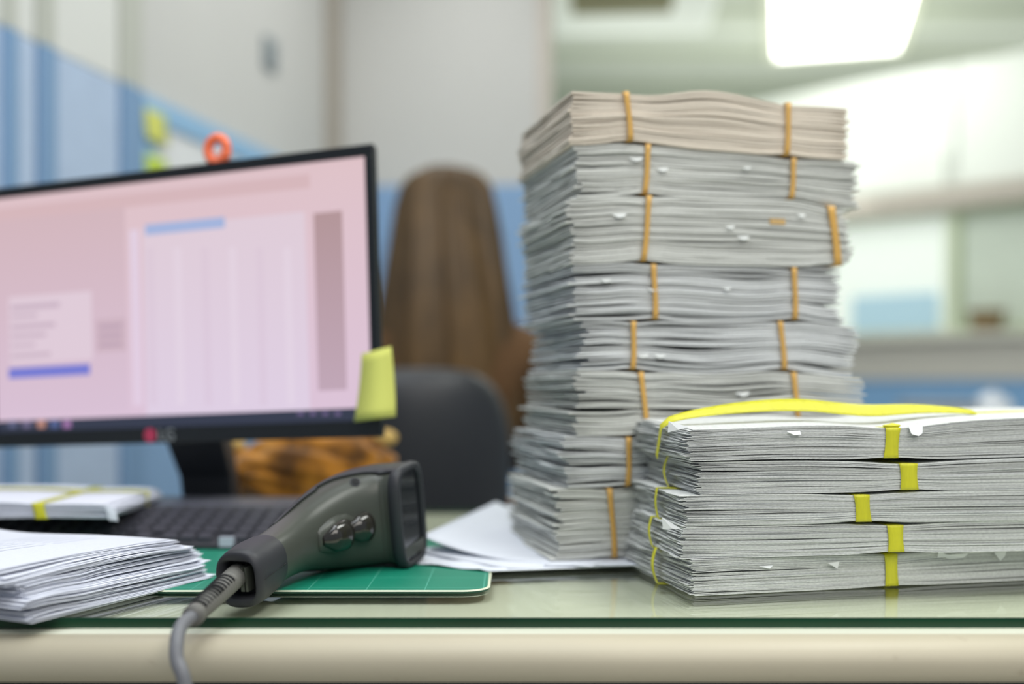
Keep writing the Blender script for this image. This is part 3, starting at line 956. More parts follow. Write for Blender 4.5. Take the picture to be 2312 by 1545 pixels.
ksl = mesh('silver_badge', boxv(-0.086, -0.071, -0.0016, 0.006, 0.0030, 0.0130), BOXF, mat('badge_silver', '#c4c6d6', 0.3), kb)

# white bundle tied in yellow lying on the keyboard
bb = empty('paper_bundle', (-0.637, 1.150, 0.0385), 0, 'small white paper bundle with a yellow ribbon lying across the keyboard', 'paper bundle', rot=(0, 0, R(2)))
Lb, Wb = 0.215, 0.185
sb_ = 0.147
xs_ = np.linspace(0, Lb, 15)
btb = [(x, 0.0 + 0.001 * math.exp(-((x - sb_) / .03) ** 2)) for x in xs_]
tpb = [(x, 0.0185 - 0.002 * math.exp(-((x - sb_) / .03) ** 2) - 0.004 * (x / Lb) ** 3) for x in xs_]
sheets('paper_sheets', bb, Lb, Wb, 12, 601, P_white, btb, tpb, jit=(0.002, 0.0008, 0.003), ragged=0.001, nx=20, ny=10, gaps=4, gapsize=2)
cross_band('yellow_ribbon', bb, sb_, 0.013, Wb, btb, tpb, M_ribbon, slant=-0.004)
long_band('yellow_ribbon_lengthwise', bb, 0.13, 0.016, Lb, btb, tpb, M_ribbon, out=0.003, lift=0.002)
scrap(bb, [(Lb - 0.004, 0.0, 0.015), (Lb + 0.008, -0.002, 0.010), (Lb + 0.012, -0.006, -0.002), (Lb + 0.002, -0.004, -0.001)], P_sheet)

# ------------------------------------------------------------------ monitor
mon = empty('monitor', (-0.42, 1.47, 0.0), 0, 'black desktop monitor with a pinkish screen full of forms, tilted slightly', 'monitor')
hd_rot = Matrix.Rotation(R(-18.4), 4, 'Z') @ Matrix.Rotation(R(-2.3), 4, 'Y') @ Matrix.Rotation(R(-1.0), 4, 'X')
hd_loc = Vector((-0.145, 1.232, 0.1205))
HM = Matrix.Translation(hd_loc) @ hd_rot
monI = Matrix.Translation(mon.location).inverted()
def head(o):
    o.matrix_local = monI @ HM
    return o
Wm, Hm = 0.548, 0.329
head(box('housing', (-Wm, 0, 0.004, 0.012, 0, Hm), M_bezel, mon, (0.004, 3)))
bz_ = [(-Wm, 0, -0.0015, 0.004, Hm - 0.013, Hm), (-Wm, 0, -0.0015, 0.004, 0, 0.019), (-Wm, -Wm + 0.012, -0.0015, 0.004, 0.019, Hm - 0.013), (-0.011, 0, -0.0015, 0.004, 0.019, Hm - 0.013)]
head(boxes('bezel', bz_, M_bezel, mon, (0.001, 2)))
head(box('rear_bulge', (-0.40, -0.15, 0.012, 0.075, 0.06, 0.27), M_black, mon, (0.012, 3)))

# screen image: flat colour areas of the picture on the panel, all at the panel itself
inv = HM.inverted()
def scr(px, py):
    o_ = inv @ Vector((0, 0, H))
    t_ = inv @ Vector(((px - 1156) / 2500 * 2, 2.0, H + (870 - py) / 2500 * 2))
    d_ = t_ - o_
    k = (0.003 - o_.y) / d_.y
    p_ = o_ + d_ * k
    return p_.x, p_.z
def emis(name, ctop, cbot=None, cleft=None):
    m = bpy.data.materials.new(name)
    m.use_nodes = True
    nt = m.node_tree
    b = nt.nodes['Principled BSDF']
    b.inputs['Base Color'].default_value = (0.01, 0.01, 0.012, 1)
    b.inputs['Roughness'].default_value = 0.35
    b.inputs['Emission Strength'].default_value = 0.97
    b.inputs['Emission Color'].default_value = srgb(ctop)
    if cbot:
        tc = nt.nodes.new('ShaderNodeTexCoord'); sp = nt.nodes.new('ShaderNodeSeparateXYZ')
        mr = nt.nodes.new('ShaderNodeMapRange'); mx = nt.nodes.new('ShaderNodeMix'); mx.data_type = 'RGBA'
        nt.links.new(tc.outputs['Object'], sp.inputs[0])
        nt.links.new(sp.outputs[2], mr.inputs[0])
        mr.inputs[1].default_value = 0.02; mr.inputs[2].default_value = Hm
        nt.links.new(mr.outputs[0], mx.inputs[0])
        mx.inputs[6].default_value = srgb(cbot); mx.inputs[7].default_value = srgb(ctop)
        nt.links.new(mx.outputs[2], b.inputs['Emission Color'])
    return m
head(mesh('screen', [(-Wm + .012, .0030, .019), (-.011, .0030, .019), (-.011, .0030, Hm - .013), (-Wm + .012, .0030, Hm - .013)], [(0, 1, 2, 3)],
          emis('screen_pink', '#dfc2c6', '#dcc3d8'), mon))
scr_m = {}
def ui(name, x0, y0, x1, y1, ct, cb=None, lv=1, y0r=None, y1r=None):
    """rectangle of the user interface between pixel corners; its sides follow the screen's own axes"""
    a = scr(x0, y0); c = scr(x1, y1 if y1r is None else y1r)
    key = (ct, cb)
    if key not in scr_m: scr_m[key] = emis('screen_colour_' + str(len(scr_m)), ct, cb)
    y = 0.003 - 0.00012 * lv
    xa_, xb_ = sorted((a[0], c[0])); za_, zb_ = sorted((a[1], c[1]))
    xa_ = max(xa_, -Wm + 0.012); xb_ = min(xb_, -0.011); za_ = max(za_, .019); zb_ = min(zb_, Hm - .013)
    return head(mesh(name, [(xa_, y, za_), (xb_, y, za_), (xb_, y, zb_), (xa_, y, zb_)], [(0, 1, 2, 3)], scr_m[key], mon))
ui('task_bar', -60, 958, 822, 945, '#2b3145', None, 1)
bpy.data.objects.remove(bpy.data.objects['task_bar'])
tb_z = scr(822, 921)[1]
head(mesh('task_bar', [(-Wm + .012, .0028, .019), (-.011, .0028, .019), (-.011, .0028, tb_z), (-Wm + .012, .0028, tb_z)], [(0, 1, 2, 3)], emis('task_bar_navy', '#2a3044'), mon))
ui('left_form', -60, 500, 292, 930, '#d2b4b8', '#d9c1d6')
ui('tool_band', -60, 478, 700, 424, '#d6b6ba')
ui('divider_column', 292, 520, 322, 915, '#e2d0e0', '#e2cde2')
ui('table_panel', 322, 515, 700, 925, '#e0ccd4', '#dfcfe4', 1)
for k in range(6):
    x = 330 + k * 62
    ui('table_column', x, 560, x + 26, 915, ('#ddc9d3', '#e3d1db')[k % 2], ('#dccadf', '#e3d4e6')[k % 2], 2)
ui('selected_row', 328, 508, 508, 532, '#a3b4dc', None, 3, None, 514)
ui('scroll_panel', 708, 482, 784, 880, '#ad8c88', '#c2a8ba', 3)
ui('sub_window', 20, 672, 210, 812, '#e1ccd6', '#dfcbda', 2)
for k, ln in enumerate((110, 60, 100, 80, 55, 90)):
    ui('text_line', 25, 690 + k * 22, 25 + ln, 694 + k * 22, '#c9b2c2', None, 3)
ui('selected_entry', 20, 832, 204, 850, '#7479d2', None, 3, None, 846)
ui('button_box', 216, 722, 286, 792, '#cdb2bf', None, 2)
for k in range(3):
    ui('text_line', 224, 735 + k * 20, 275, 741 + k * 20, '#bda2b4', None, 3)
for k, (x, c) in enumerate(((20, '#5a5f80'), (52, '#6c6484'), (85, '#c08a78'), (115, '#4f5f92'), (143, '#a072a8'))):
    ui('task_icon', x, 950, x + 18, 966, c, None, 4)
for k in range(4):
    ui('tray_icon', 672 + k * 28, 930, 686 + k * 28, 938, '#6a5a84', None, 4)
# maker's emblem: red disc and grey letters on the lower bezel
lx, lz = scr(345, 984)
bm = bmesh.new()
bmesh.ops.create_circle(bm, cap_ends=True, radius=0.0085, segments=24, matrix=Matrix.Translation((lx, -0.0022, 0.0098)) @ Matrix.Rotation(R(90), 4, 'X'))
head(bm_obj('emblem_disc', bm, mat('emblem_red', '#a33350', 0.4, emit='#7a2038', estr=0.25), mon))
fc = bpy.data.curves.new('emblem_letters', 'FONT')
fc.body = 'LG'; fc.size = 0.020; fc.extrude = 0.0002
fo = bpy.data.objects.new('emblem_letters', fc); COL.objects.link(fo); fo.parent = mon
fc.materials.append(mat('emblem_grey', '#8d9296', 0.4))
_me = bpy.data.meshes.new_from_object(fo); bpy.data.objects.remove(fo)
fo = bpy.data.objects.new('emblem_letters', _me); COL.objects.link(fo); fo.parent = mon
fo.matrix_local = monI @ HM @ Matrix.Translation((lx + 0.0105, -0.0022, 0.003)) @ Matrix.Rotation(R(90), 4, 'X')
# stand
nk = [(-0.050, 0.0), (0.028, 0.0)]
x_c = -0.405 - mon.location.x
def q4(x0, x1, y0, y1, z): return [(x0, y0, z), (x1, y0, z), (x1, y1, z), (x0, y1, z)]
loft('stand_neck', [q4(x_c - 0.018, x_c + 0.048, -0.045, -0.005, 0.012), q4(x_c - 0.022, x_c + 0.045, -0.05, -0.01, 0.06), q4(x_c - 0.035, x_c + 0.038, -0.075, -0.02, 0.115), q4(x_c - 0.035, x_c + 0.036, -0.10, -0.05, 0.20)],
     M_stand, mon, smooth=False, mods=[('bevel', (0.004, 2))])
box('stand_base', (-0.13, 0.13, -0.055, 0.03, 0.001, 0.014), mat('stand_base_grey', '#4a4b55', 0.35), mon, (0.006, 3))

# sticky note on the monitor corner
def on_head(name, pts, m, thick=0.0005):
    P = [HM @ Vector(p) for p in pts]
    n = len(P) // 2
    return mesh(name, P, [(2 * i, 2 * i + 1, 2 * i + 3, 2 * i + 2) for i in range(n - 1)], m, None, True, mods=[('solid', thick)])
nt_ = []
A0, A1, B0, B1 = scr(822, 800), scr(888, 783), scr(816, 952), scr(912, 940)
for i in range(8):
    t = i / 7
    off = -0.003 - 0.012 * t ** 2
    nt_ += [(A0[0] * (1 - t) + B0[0] * t, off, A0[1] * (1 - t) + B0[1] * t), (A1[0] * (1 - t) + B1[0] * t, off - 0.004 * t, A1[1] * (1 - t) + B1[1] * t)]
tag(on_head('sticky_note', nt_, M_sticky), 'yellow sticky note stuck on the lower right corner of the monitor', 'sticky note')

# orange ring ornament on top of the monitor
rc = HM @ Vector((scr(486, 365)[0], 0.008, Hm + 0.0165))
rg = empty('ring_ornament', rc, R(-15), 'orange ring ornament with a white centre standing on the monitor top', 'ornament')
tube('ring', [(0.0125 * math.cos(a), 0, 0.0145 * math.sin(a)) for a in np.linspace(0, 2 * math.pi, 28)], 0.0058, M_orange, rg, 10)
bm = bmesh.new(); bmesh.ops.create_uvsphere(bm, u_segments=16, v_segments=10, radius=0.006)
for vv in bm.verts: vv.co.y *= 0.5; vv.co.z -= 0.002
bm_obj('white_centre', bm, mat('ornament_white', '#e7dcdc', 0.5), rg, True)

# ------------------------------------------------------------------ orange plush pouch behind the monitor
ob = empty('plush_cushion', (-0.290, 1.565, -0.0005), R(4), 'rumpled orange and brown plush cushion on the desk behind the monitor', 'cushion')
def plush_mat():
    m = mat('plush_orange_brown', '#b5761f', 0.95, sheen=0.5)
    nt = m.node_tree; b = nt.nodes['Principled BSDF']
    tc = nt.nodes.new('ShaderNodeTexCoord'); n_ = nt.nodes.new('ShaderNodeTexNoise'); n_.inputs['Scale'].default_value = 16; n_.inputs['Detail'].default_value = 3
    cr = nt.nodes.new('ShaderNodeValToRGB')
    cr.color_ramp.elements[0].position = 0.36; cr.color_ramp.elements[0].color = srgb('#6b4314')
    cr.color_ramp.elements[1].position = 0.62; cr.color_ramp.elements[1].color = srgb('#e09a38')
    e_ = cr.color_ramp.elements.new(0.5); e_.color = srgb('#b87718')
    nt.links.new(tc.outputs['Object'], n_.inputs['Vector']); nt.links.new(n_.outputs[0], cr.inputs[0]); nt.links.new(cr.outputs[0], b.inputs['Base Color'])
    return m
M_plush = plush_mat()
bm = bmesh.new()
bmesh.ops.create_icosphere(bm, subdivisions=5, radius=1)
for vv in bm.verts:
    c = vv.co.copy()
    k = 1 + 0.06 * math.sin(c.x * 9 + c.z * 4) + 0.05 * math.sin(c.y * 11 + c.x * 5) + 0.03 * math.sin(c.z * 17 + c.x * 13)
    sx_ = 0.118 * (abs(c.x) ** 0.75 * (1 if c.x > 0 else -1)); sz_ = 0.056 * c.z
    vv.co = Vector((sx_ * k, c.y * 0.048 * k, max(0.0, 0.056 + sz_ * k + 0.014 * c.x * (c.z > 0))))
bm_obj('cushion_body', bm, M_plush, ob, True)
for sx in (-1, 1):
    bm = bmesh.new(); bmesh.ops.create_icosphere(bm, subdivisions=3, radius=1)
    for vv in bm.verts: vv.co = Vector((sx * 0.106 + vv.co.x * 0.022, vv.co.y * 0.018, 0.098 + sx * 0.006 + vv.co.z * 0.013))
    bm_obj('corner_tuft', bm, mat('tuft_tan', '#c6a564', 0.9), ob, True)

# ------------------------------------------------------------------ barcode scanner
O = Vector((-0.1405, 1.083, 0.0525))
av = Vector((-0.335, -0.925, -0.145)).normalized()
nv_ = Vector((0.93, -0.36, 0.02)); nv_ = (nv_ - av * nv_.dot(av)).normalized()
rv = av.cross(nv_).normalized()
if rv.z < 0: rv = -rv
sc_e = empty('barcode_scanner', (O.x, O.y, 0.0035), 0, 'grey handheld barcode scanner lying on its side on the green mat', 'scanner')
eo = Vector(sc_e.location)
def W3(p, q, r): return np.array(O + av * p + nv_ * q + rv * r - eo)
spine = [  # p, q, half in plane, half width, squareness
    (0.210, -0.008, 0.0190, 0.0225, 2.6), (0.172, -0.013, 0.0185, 0.0222, 2.4), (0.136, -0.017, 0.0190, 0.0230, 2.3), (0.102, -0.019, 0.0210, 0.0275, 2.3),
    (0.072, -0.017, 0.0245, 0.0350, 2.4), (0.044, -0.011, 0.0285, 0.0415, 2.6), (0.020, 0.000, 0.0310, 0.0450, 2.9), (0.006, 0.013, 0.0305, 0.0462, 3.2),
    (0.001, 0.027, 0.0290, 0.0465, 3.6), (0.000, 0.042, 0.0295, 0.0468, 4.4)]
SP = catmull(spine, 6)
def ring_at(i, grow=0.0, a0=0, a1=2 * math.pi, n=40, closed=True):
    s_ = SP[i]
    t = SP[min(i + 1, len(SP) - 1)] - SP[max(i - 1, 0)]
    tp_, tq_ = t[0], t[1]
    l = math.hypot(tp_, tq_); tp_ /= l; tq_ /= l
    mp_, mq_ = -tq_, tp_            # outer side of the bend: towards -p at the window, -q along the handle
    out = []
    e = 2.0 / s_[4]
    for q in np.linspace(a0, a1, n, endpoint=not closed):
        c, s2 = math.cos(q), math.sin(q)
        m_ = (s_[2] + grow) * (abs(c) ** e) * (1 if c >= 0 else -1)
        r_ = (s_[3] + grow) * (abs(s2) ** e) * (1 if s2 >= 0 else -1)
        out.append(W3(s_[0] + mp_ * m_, s_[1] + mq_ * m_, r_))
    return out
NS = len(SP)
loft('body_shell', [ring_at(i) for i in range(5, NS)], M_scan, sc_e)
# dark upper shell along the outer side of the bend
top_sh = []
for i in range(14, NS):
    f_ = (i - 14) / (NS - 15)
    half = R(70) + R(40) * min(1, f_ * 1.3) - R(8) * math.sin(f_ * 6) * (f_ > .3)
    top_sh.append(ring_at(i, 0.0016 * min(1, f_ * 6 + .1), -half, half, 26, False))
def shell(name, rings, m, parent, thick):
    return loft(name, rings, m, parent, closed=False, mods=[('solid', thick)])
shell('upper_shell', top_sh, M_scan_d, sc_e, 0.0014)
# window bezel: dark rounded frame with a recessed pane
i_e = NS - 1
fr_o = [ring_at(i_e - 2, 0.0006), ring_at(i_e - 1, 0.0024), ring_at(i_e, 0.0030)]
ext = nv_ * 0.006
fr_o.append([p + np.array(ext) for p in ring_at(i_e, 0.0022)])
fr_o.append([p + np.array(ext) * 1.15 for p in ring_at(i_e, 0.0000)])
fr_o.append([p + np.array(ext) * 1.15 for p in ring_at(i_e, -0.0022)])
fr_o.append([p + np.array(ext) * 1.0 for p in ring_at(i_e, -0.0030)])
fr_o.append([p + np.array(ext) * 0.4 for p in ring_at(i_e, -0.0036)])
loft('window_bezel', fr_o, M_scan_d, sc_e, caps=False)
pc = ring_at(i_e, -0.0034)
mesh('scan_window', [p + np.array(ext) * 0.55 for p in pc], [tuple(range(len(pc)))], mat('scan_window_black', '#15171c', 0.08, spec=0.8), sc_e)
lg0 = np.array(ext) * 0.62
q0, q1 = W3(SP[-1][0] - 0.024, SP[-1][1], -0.040) + lg0, W3(SP[-1][0] + 0.024, SP[-1][1], -0.040) + lg0
rvn = np.array(rv)
mesh('window_ledge', [q0, q1, q1 + rvn * 0.011, q0 + rvn * 0.011], [(0, 1, 2, 3)], M_scan, sc_e, mods=[('solid', 0.001)])

# end cap with the cable opening
cap = [ring_at(8, 0.0004), ring_at(7, 0.0016), ring_at(5, 0.0024), ring_at(3, 0.0026), ring_at(1, 0.0018), ring_at(0, 0.0006), ring_at(0, -0.0012)]
cap[5] = [p + np.array(av) * 0.0015 for p in cap[5]]; cap[6] = [p + np.array(av) * 0.0022 for p in cap[6]]
def inner(sa, sb, push):
    s_ = SP[0]; pts = []
    for q in np.linspace(0, 2 * math.pi, 40, endpoint=False):
        c, s2 = math.cos(q), math.sin(q); e = 0.45
        pts.append(W3(s_[0] + push, s_[1] - sa * (abs(c) ** e) * (1 if c >= 0 else -1) * -1 * -1 if False else s_[1] - sa * (abs(c) ** e) * math.copysign(1, c), sb * (abs(s2) ** e) * math.copysign(1, s2)))
    return pts
cap.append(inner(0.0158, 0.0165, 0.0022))
cap.append(inner(0.0150, 0.0155, 0.0012))
cap.append(inner(0.0142, 0.0145, -0.012))
loft('end_cap', cap, M_scan_d, sc_e, caps=False)
b_in = inner(0.0143, 0.0146, -0.0118)
mesh('socket', b_in, [tuple(range(40))], M_groove, sc_e)
for qq, hw in ((0.002, 0.0016), (0.006, 0.001)):
    a_, b_ = W3(SP[0][0] - 0.009, SP[0][1] + qq, -0.0098), W3(SP[0][0] + 0.0005, SP[0][1] + qq, 0.0098)
    v8 = []
    for r_ in (-0.0100, 0.0100):
        for (pp, q2) in ((-0.0095, -hw), (-0.0095, hw), (0.0004, hw), (0.0004, -hw)):
            v8.append(W3(SP[0][0] + pp, SP[0][1] + qq + q2, r_))
    mesh('latch_rib', v8, BOXF, M_scan, sc_e)
# seam line along the cap
tube('cap_seam', [ring_at(i, 0.0026)[20] for i in range(0, 8)], 0.0003, M_groove, sc_e, 6)
# trigger: two glossy lobes on the inner side
def blob(name, P, rads, m, parent, seg=18, flat=0.62):
    path = catmull(P, 6); rr = np.interp(np.linspace(0, 1, len(path)), np.linspace(0, 1, len(rads)), rads)
    rings = []
    for i, p in enumerate(path):
        t = path[min(i + 1, len(path) - 1)] - path[max(i - 1, 0)]; t = t / np.linalg.norm(t)
        mq = np.array((-t[1], t[0]))
        rings.append([W3(p[0] + mq[0] * rr[i] * flat * math.cos(a), p[1] + mq[1] * rr[i] * flat * math.cos(a), rr[i] * math.sin(a)) for a in np.linspace(0, 2 * math.pi, seg, endpoint=False)])
    return loft(name, rings, m, parent)
blob('trigger', [(0.098, 0.004), (0.088, 0.011), (0.075, 0.014), (0.064, 0.012)], [0.004, 0.0125, 0.0145, 0.0120], M_trig, sc_e)
blob('trigger_lobe', [(0.066, 0.012), (0.057, 0.019), (0.047, 0.022), (0.037, 0.020)], [0.006, 0.0125, 0.0145, 0.0100], M_trig, sc_e)
blob('trigger_guard', [(0.100, -0.001), (0.082, 0.004), (0.062, 0.006), (0.044, 0.012)], [0.010, 0.0165, 0.0185, 0.0150], M_scan, sc_e, flat=0.5)
# screw hole on the upper side
i_s = 33
rg_ = ring_at(i_s, 0.0002, 0, 2 * math.pi, 40)
def disc_at(name, i, j, rad, m, lift):
    a_ = np.array(ring_at(i, lift)[j]); b_ = np.array(ring_at(i + 1, lift)[j]); c_ = np.array(ring_at(i, lift)[(j + 1) % 40])
    u_ = (b_ - a_) / np.linalg.norm(b_ - a_); w_ = c_ - a_; w_ = w_ - u_ * w_.dot(u_); w_ /= np.linalg.norm(w_)
    return mesh(name, [a_ + rad * (u_ * math.cos(q) + w_ * math.sin(q)) for q in np.linspace(0, 2 * math.pi, 20, endpoint=False)], [tuple(range(20))], m, sc_e, mods=[('solid', 0.0006)])
disc_at('screw_recess', i_s, 13, 0.0052, M_scan_d, 0.0004)
disc_at('screw_hole', i_s, 13, 0.0038, M_groove, 0.0010)
# cable with ribbed strain relief
cb = np.array(eo)
r0 = np.array(W3(SP[0][0] - 0.007, SP[0][1] - 0.006, 0.002))
r1 = np.array((-0.2330, 0.808, 0.0092)) - cb
path = [r0 + (r1 - r0) * k / 60 for k in range(61)]
rad = []
for k in range(61):
    base_r = 0.0094 - 0.0018 * k / 60
    if 14 < k < 56 and (k % 3 == 0): base_r -= 0.0016
    if k > 57: base_r += 0.0006
    rad.append(base_r)
cable = empty('scanner_cable', tuple(eo), 0, 'grey scanner cable with a ribbed sleeve hanging over the desk edge', 'cable')
tube('strain_relief', path, rad, M_relief, sc_e, 20).name = 'strain_relief'
bpy.data.objects.remove(cable)
for k in range(11):
    c_ = r0 + (r1 - r0) * (0.30 + 0.058 * k)
    t_ = (r1 - r0) / np.linalg.norm(r1 - r0)
    a_ = np.cross(t_, (0, 0, 1)); a_ /= np.linalg.norm(a_); b_ = np.cross(a_, t_)
    rr = 0.0092 - 0.0018 * (0.3 + .058 * k)
    arc = [c_ + rr * (a_ * math.cos(q) + b_ * math.sin(q)) for q in np.linspace(R(15), R(150), 12)]
    tube('relief_slot', arc, 0.0012, M_groove, sc_e, 6)
cp_ = [tuple(r1 + cb - (r1 - r0) * 0.04), (-0.2365, 0.799, 0.0066), (-0.2372, 0.789, 0.003), (-0.2362, 0.780, -0.004), (-0.2338, 0.773, -0.014), (-0.2265, 0.767, -0.0295), (-0.220, 0.768, -0.08), (-0.215, 0.785, -0.25), (-0.18, 0.86, -0.6), (-0.1, 0.95, ZF + 0.006), (0.2, 1.1, ZF + 0.006)]
cpp = [np.array(p) - cb for p in catmull(cp_, 8)]
tube('cord', cpp, 0.0050, M_grey_cable, sc_e, 16)

# ------------------------------------------------------------------ office chair
ch = empty('office_chair', (-0.20, 2.26, ZF), R(10), 'black leather office chair with a rounded backrest behind the monitor', 'chair')
def cushion(name, cx, cy, cz_, sx, sy, sz, m, parent, p=4.0, curve=0.0):
    bm = bmesh.new(); bmesh.ops.create_icosphere(bm, subdivisions=4, radius=1)
    for vv in bm.verts:
        c = vv.co
        k = (abs(c.x) ** p + abs(c.y) ** p + abs(c.z) ** p) ** (-1 / p)
        c2 = c * k
        vv.co = Vector((cx + c2.x * sx, cy + c2.y * sy + curve * c2.x ** 2, cz_ + c2.z * sz))
    return bm_obj(name, bm, m, parent, True)
cushion('backrest', 0, -0.17, 0.72, 0.178, 0.045, 0.24, M_chair, ch, 3.6, 0.05)
cushion('seat', 0, 0.10, 0.45, 0.23, 0.22, 0.045, M_chair, ch, 4)
tube('back_support', [(0, -0.14, 0.42), (0, -0.22, 0.46), (0, -0.235, 0.60), (0, -0.21, 0.68)], 0.018, M_black, ch, 10)
tube('gas_column', [(0, 0.08, 0.08), (0, 0.08, 0.41)], 0.025, M_black, ch, 12)
for sx in (-1, 1):
    tube('armrest', [(sx * 0.24, 0.02, 0.42), (sx * 0.265, 0.02, 0.55), (sx * 0.26, 0.0, 0.62), (sx * 0.26, 0.18, 0.63)], 0.016, M_black, ch, 10)
for k in range(5):
    a = 2 * math.pi * k / 5 + 0.3
    lg_ = tube('leg', [(0.02 * math.cos(a), 0.08 + 0.02 * math.sin(a), 0.09), (0.28 * math.cos(a), 0.08 + 0.28 * math.sin(a), 0.065)], [0.022, 0.014], M_black, ch, 8)
    bm = bmesh.new(); bmesh.ops.create_uvsphere(bm, u_segments=12, v_segments=8, radius=0.028)
    for vv in bm.verts: vv.co = Vector((0.28 * math.cos(a) + vv.co.x, 0.08 + 0.28 * math.sin(a) + vv.co.y, 0.03 + vv.co.z))
    bm_obj('caster', bm, M_black, lg_, True)

# ------------------------------------------------------------------ the person
pe = empty('person', (-0.143, 2.42, ZF), R(4), 'seated person seen from behind with long straight brown hair and a brown top', 'person')
M_skin = mat('skin', '#d9a98a', 0.6)
M_top = mat('brown_knit_top', '#5a4026', 0.9, noise=0.15, nscale=30)
M_trou = mat('dark_trousers', '#23242a', 0.9)
def hair_mat():
    m = mat('brown_hair', '#5c4424', 0.55, noise=0.65, nscale=9, stretch=(1.6, 1.6, 0.8), bump=0.8, bscale=160)
    return m
M_hair = hair_mat()
def skin_body(name, verts, edges, radii, material, parent, root=0, sub=2):
    me = bpy.data.meshes.new(name)
    me.from_pydata(verts, edges, [])
    o = bpy.data.objects.new(name, me); COL.objects.link(o); o.parent = parent
    me.materials.append(material)
    o.modifiers.new('skin', 'SKIN')
    sv = me.skin_vertices[0].data
    for i, r in enumerate(radii):
        sv[i].radius = (r, r) if not isinstance(r, tuple) else r
        sv[i].use_root = (i == root)
    md = o.modifiers.new('sub', 'SUBSURF'); md.levels = sub; md.render_levels = sub
    o.modifiers['skin'].use_smooth_shade = True
    return o
# seat at 0.50 m; shoulders 0.98; head centre 1.24
V_ = [(0, 0, .56), (0, .01, .72), (0, 0.0, .88), (0, 0.01, 1.03), (0, .02, 1.11), (0, .03, 1.19), (0, .035, 1.27), (0, .03, 1.34),
      (-.16, .01, 1.0), (-.21, .10, .80), (-.16, .30, .74), (.16, .01, 1.0), (.21, .10, .80), (.16, .30, .74),
      (-.10, .05, .54), (-.13, .42, .54), (-.13, .44, .10), (.10, .05, .54), (.13, .42, .54), (.13, .44, .10), (-.13, .54, .045), (.13, .54, .045),
      (-.14, .37, .745), (.14, .37, .745)]
E_ = [(0, 1), (1, 2), (2, 3), (3, 4), (4, 5), (5, 6), (6, 7), (3, 8), (8, 9), (9, 10), (3, 11), (11, 12), (12, 13), (0, 14), (14, 15), (15, 16), (0, 17), (17, 18), (18, 19), (16, 20), (19, 21), (10, 22), (13, 23)]
R_ = [(.16, .12), (.13, .10), (.15, .11), (.10, .08), .05, .07, .085, .06, .055, .045, .033, .055, .045, .033, .09, .065, .045, .09, .065, .045, .035, .035, .028, .028]
skin_body('body', V_, E_, R_, M_skin, pe)
# fingers and thumb on each hand
for sx in (-1, 1):
    for k, (dx, ln) in enumerate(((-.026, .050), (-.009, .062), (.009, .066), (.026, .058), (.040, .040))):
        x0 = sx * .14 + sx * -dx
        y0_ = .39 if k < 4 else .365
        side = sx * -0.020 if k == 4 else 0
        skin_body('finger', [(x0, y0_ - .012, .745), (x0 + side * .5, y0_ + ln * .45, .742), (x0 + side, y0_ + ln * .8, .733), (x0 + side, y0_ + ln, .722)],
                  [(0, 1), (1, 2), (2, 3)], [.009, .0085, .0078, .006], M_skin, pe, 0, 1)
# face
fc_y = .035 + .085
bm = bmesh.new(); bmesh.ops.create_icosphere(bm, subdivisions=3, radius=1)
for vv in bm.verts: vv.co = Vector((vv.co.x * .075, .045 + vv.co.y * .088, 1.265 + vv.co.z * .112))
bm_obj('face', bm, M_skin, pe, True)
for sx in (-1, 1):
    bm = bmesh.new(); bmesh.ops.create_uvsphere(bm, u_segments=12, v_segments=8, radius=.012)
    for vv in bm.verts: vv.co += Vector((sx * .030, .119, 1.275))
    bm_obj('eye', bm, mat('eye_white', '#e8e8e6', 0.3), pe, True)
    bm = bmesh.new(); bmesh.ops.create_uvsphere(bm, u_segments=10, v_segments=8, radius=.02)
    for vv in bm.verts: vv.co = Vector((sx * .076 + vv.co.x * .3, .04 + vv.co.y * .8, 1.265 + vv.co.z * 1.3))
    bm_obj('ear', bm, M_skin, pe, True)
tube('nose', [(0, .128, 1.28), (0, .140, 1.255), (0, .130, 1.243)], [.005, .010, .007], M_skin, pe, 8)
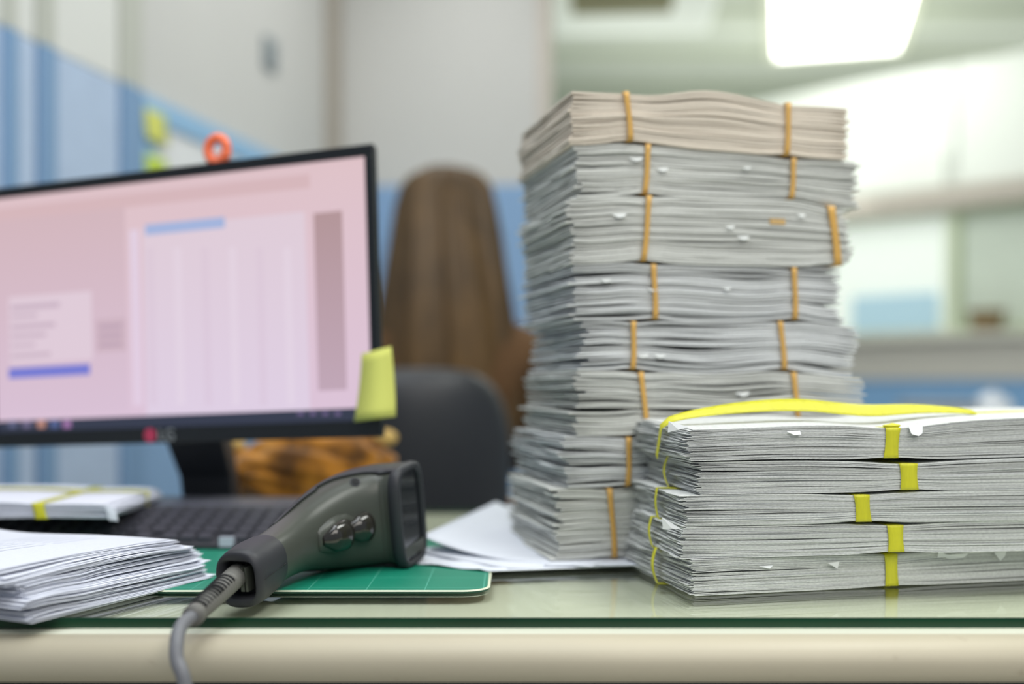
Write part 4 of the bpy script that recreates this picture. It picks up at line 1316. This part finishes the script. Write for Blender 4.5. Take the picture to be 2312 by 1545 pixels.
tube('mouth', [(-.022, .121, 1.215), (0, .130, 1.213), (.022, .121, 1.215)], [.003, .006, .003], mat('lips', '#b3625c', 0.5), pe, 8)
# top: sweater over the torso and arms, trousers over the legs
skin_body('sweater', [V_[0], V_[1], V_[2], V_[3], V_[4], V_[8], V_[9], V_[10], V_[11], V_[12], V_[13]],
          [(0, 1), (1, 2), (2, 3), (3, 4), (3, 5), (5, 6), (6, 7), (3, 8), (8, 9), (9, 10)],
          [(.175, .135), (.145, .115), (.165, .125), (.115, .095), .062, .07, .058, .043, .07, .058, .043], M_top, pe)
skin_body('trousers', [V_[0], V_[14], V_[15], V_[16], V_[17], V_[18], V_[19]], [(0, 1), (1, 2), (2, 3), (0, 4), (4, 5), (5, 6)],
          [(.178, .135), .10, .076, .058, .10, .076, .058], M_trou, pe)
# long hair: a grooved hanging mass from the crown to below the shoulder blades
hr = []
prof_h = [(1.412, .012), (1.405, .050), (1.390, .076), (1.365, .092), (1.32, .104), (1.26, .113), (1.18, .124), (1.08, .140), (1.00, .150), (0.93, .156), (0.86, .156), (0.80, .146), (0.765, .114)]
rngh = np.random.default_rng(3)
NA = 96
ph = rngh.uniform(0, 6.28, 8)
for k, (z, r) in enumerate(prof_h):
    ring = []
    for a in np.linspace(0, 2 * math.pi, NA, endpoint=False):
        g = 0.0
        for j, fq in enumerate((7, 13, 19, 29)):
            g += (0.006 / (1 + j * .4)) * math.sin(fq * a + ph[j] + z * (3 + 4 * j))
        depth = .72 if z > 1.2 else .72 - .9 * (1.2 - z) * .35
        yy = .02 - math.cos(a) * -1 * 0
        x = (r + g * min(1, k / 3)) * math.cos(a)
        y = (r * depth + g) * math.sin(a) + .02 - (0.035 if z < 1.15 else 0.035 * (1.385 - z) / .235)
        if math.sin(a) > 0 and 1.14 < z < 1.34: y = min(y, .055)      # parted away from the face
        ring.append((x, y, z + 0.012 * math.sin(a * 11) * (k == 12)))
    hr.append(ring)
loft('hair', hr, M_hair, pe)

print('verts', sum(len(o.data.vertices) for o in bpy.data.objects if o.type == 'MESH'))
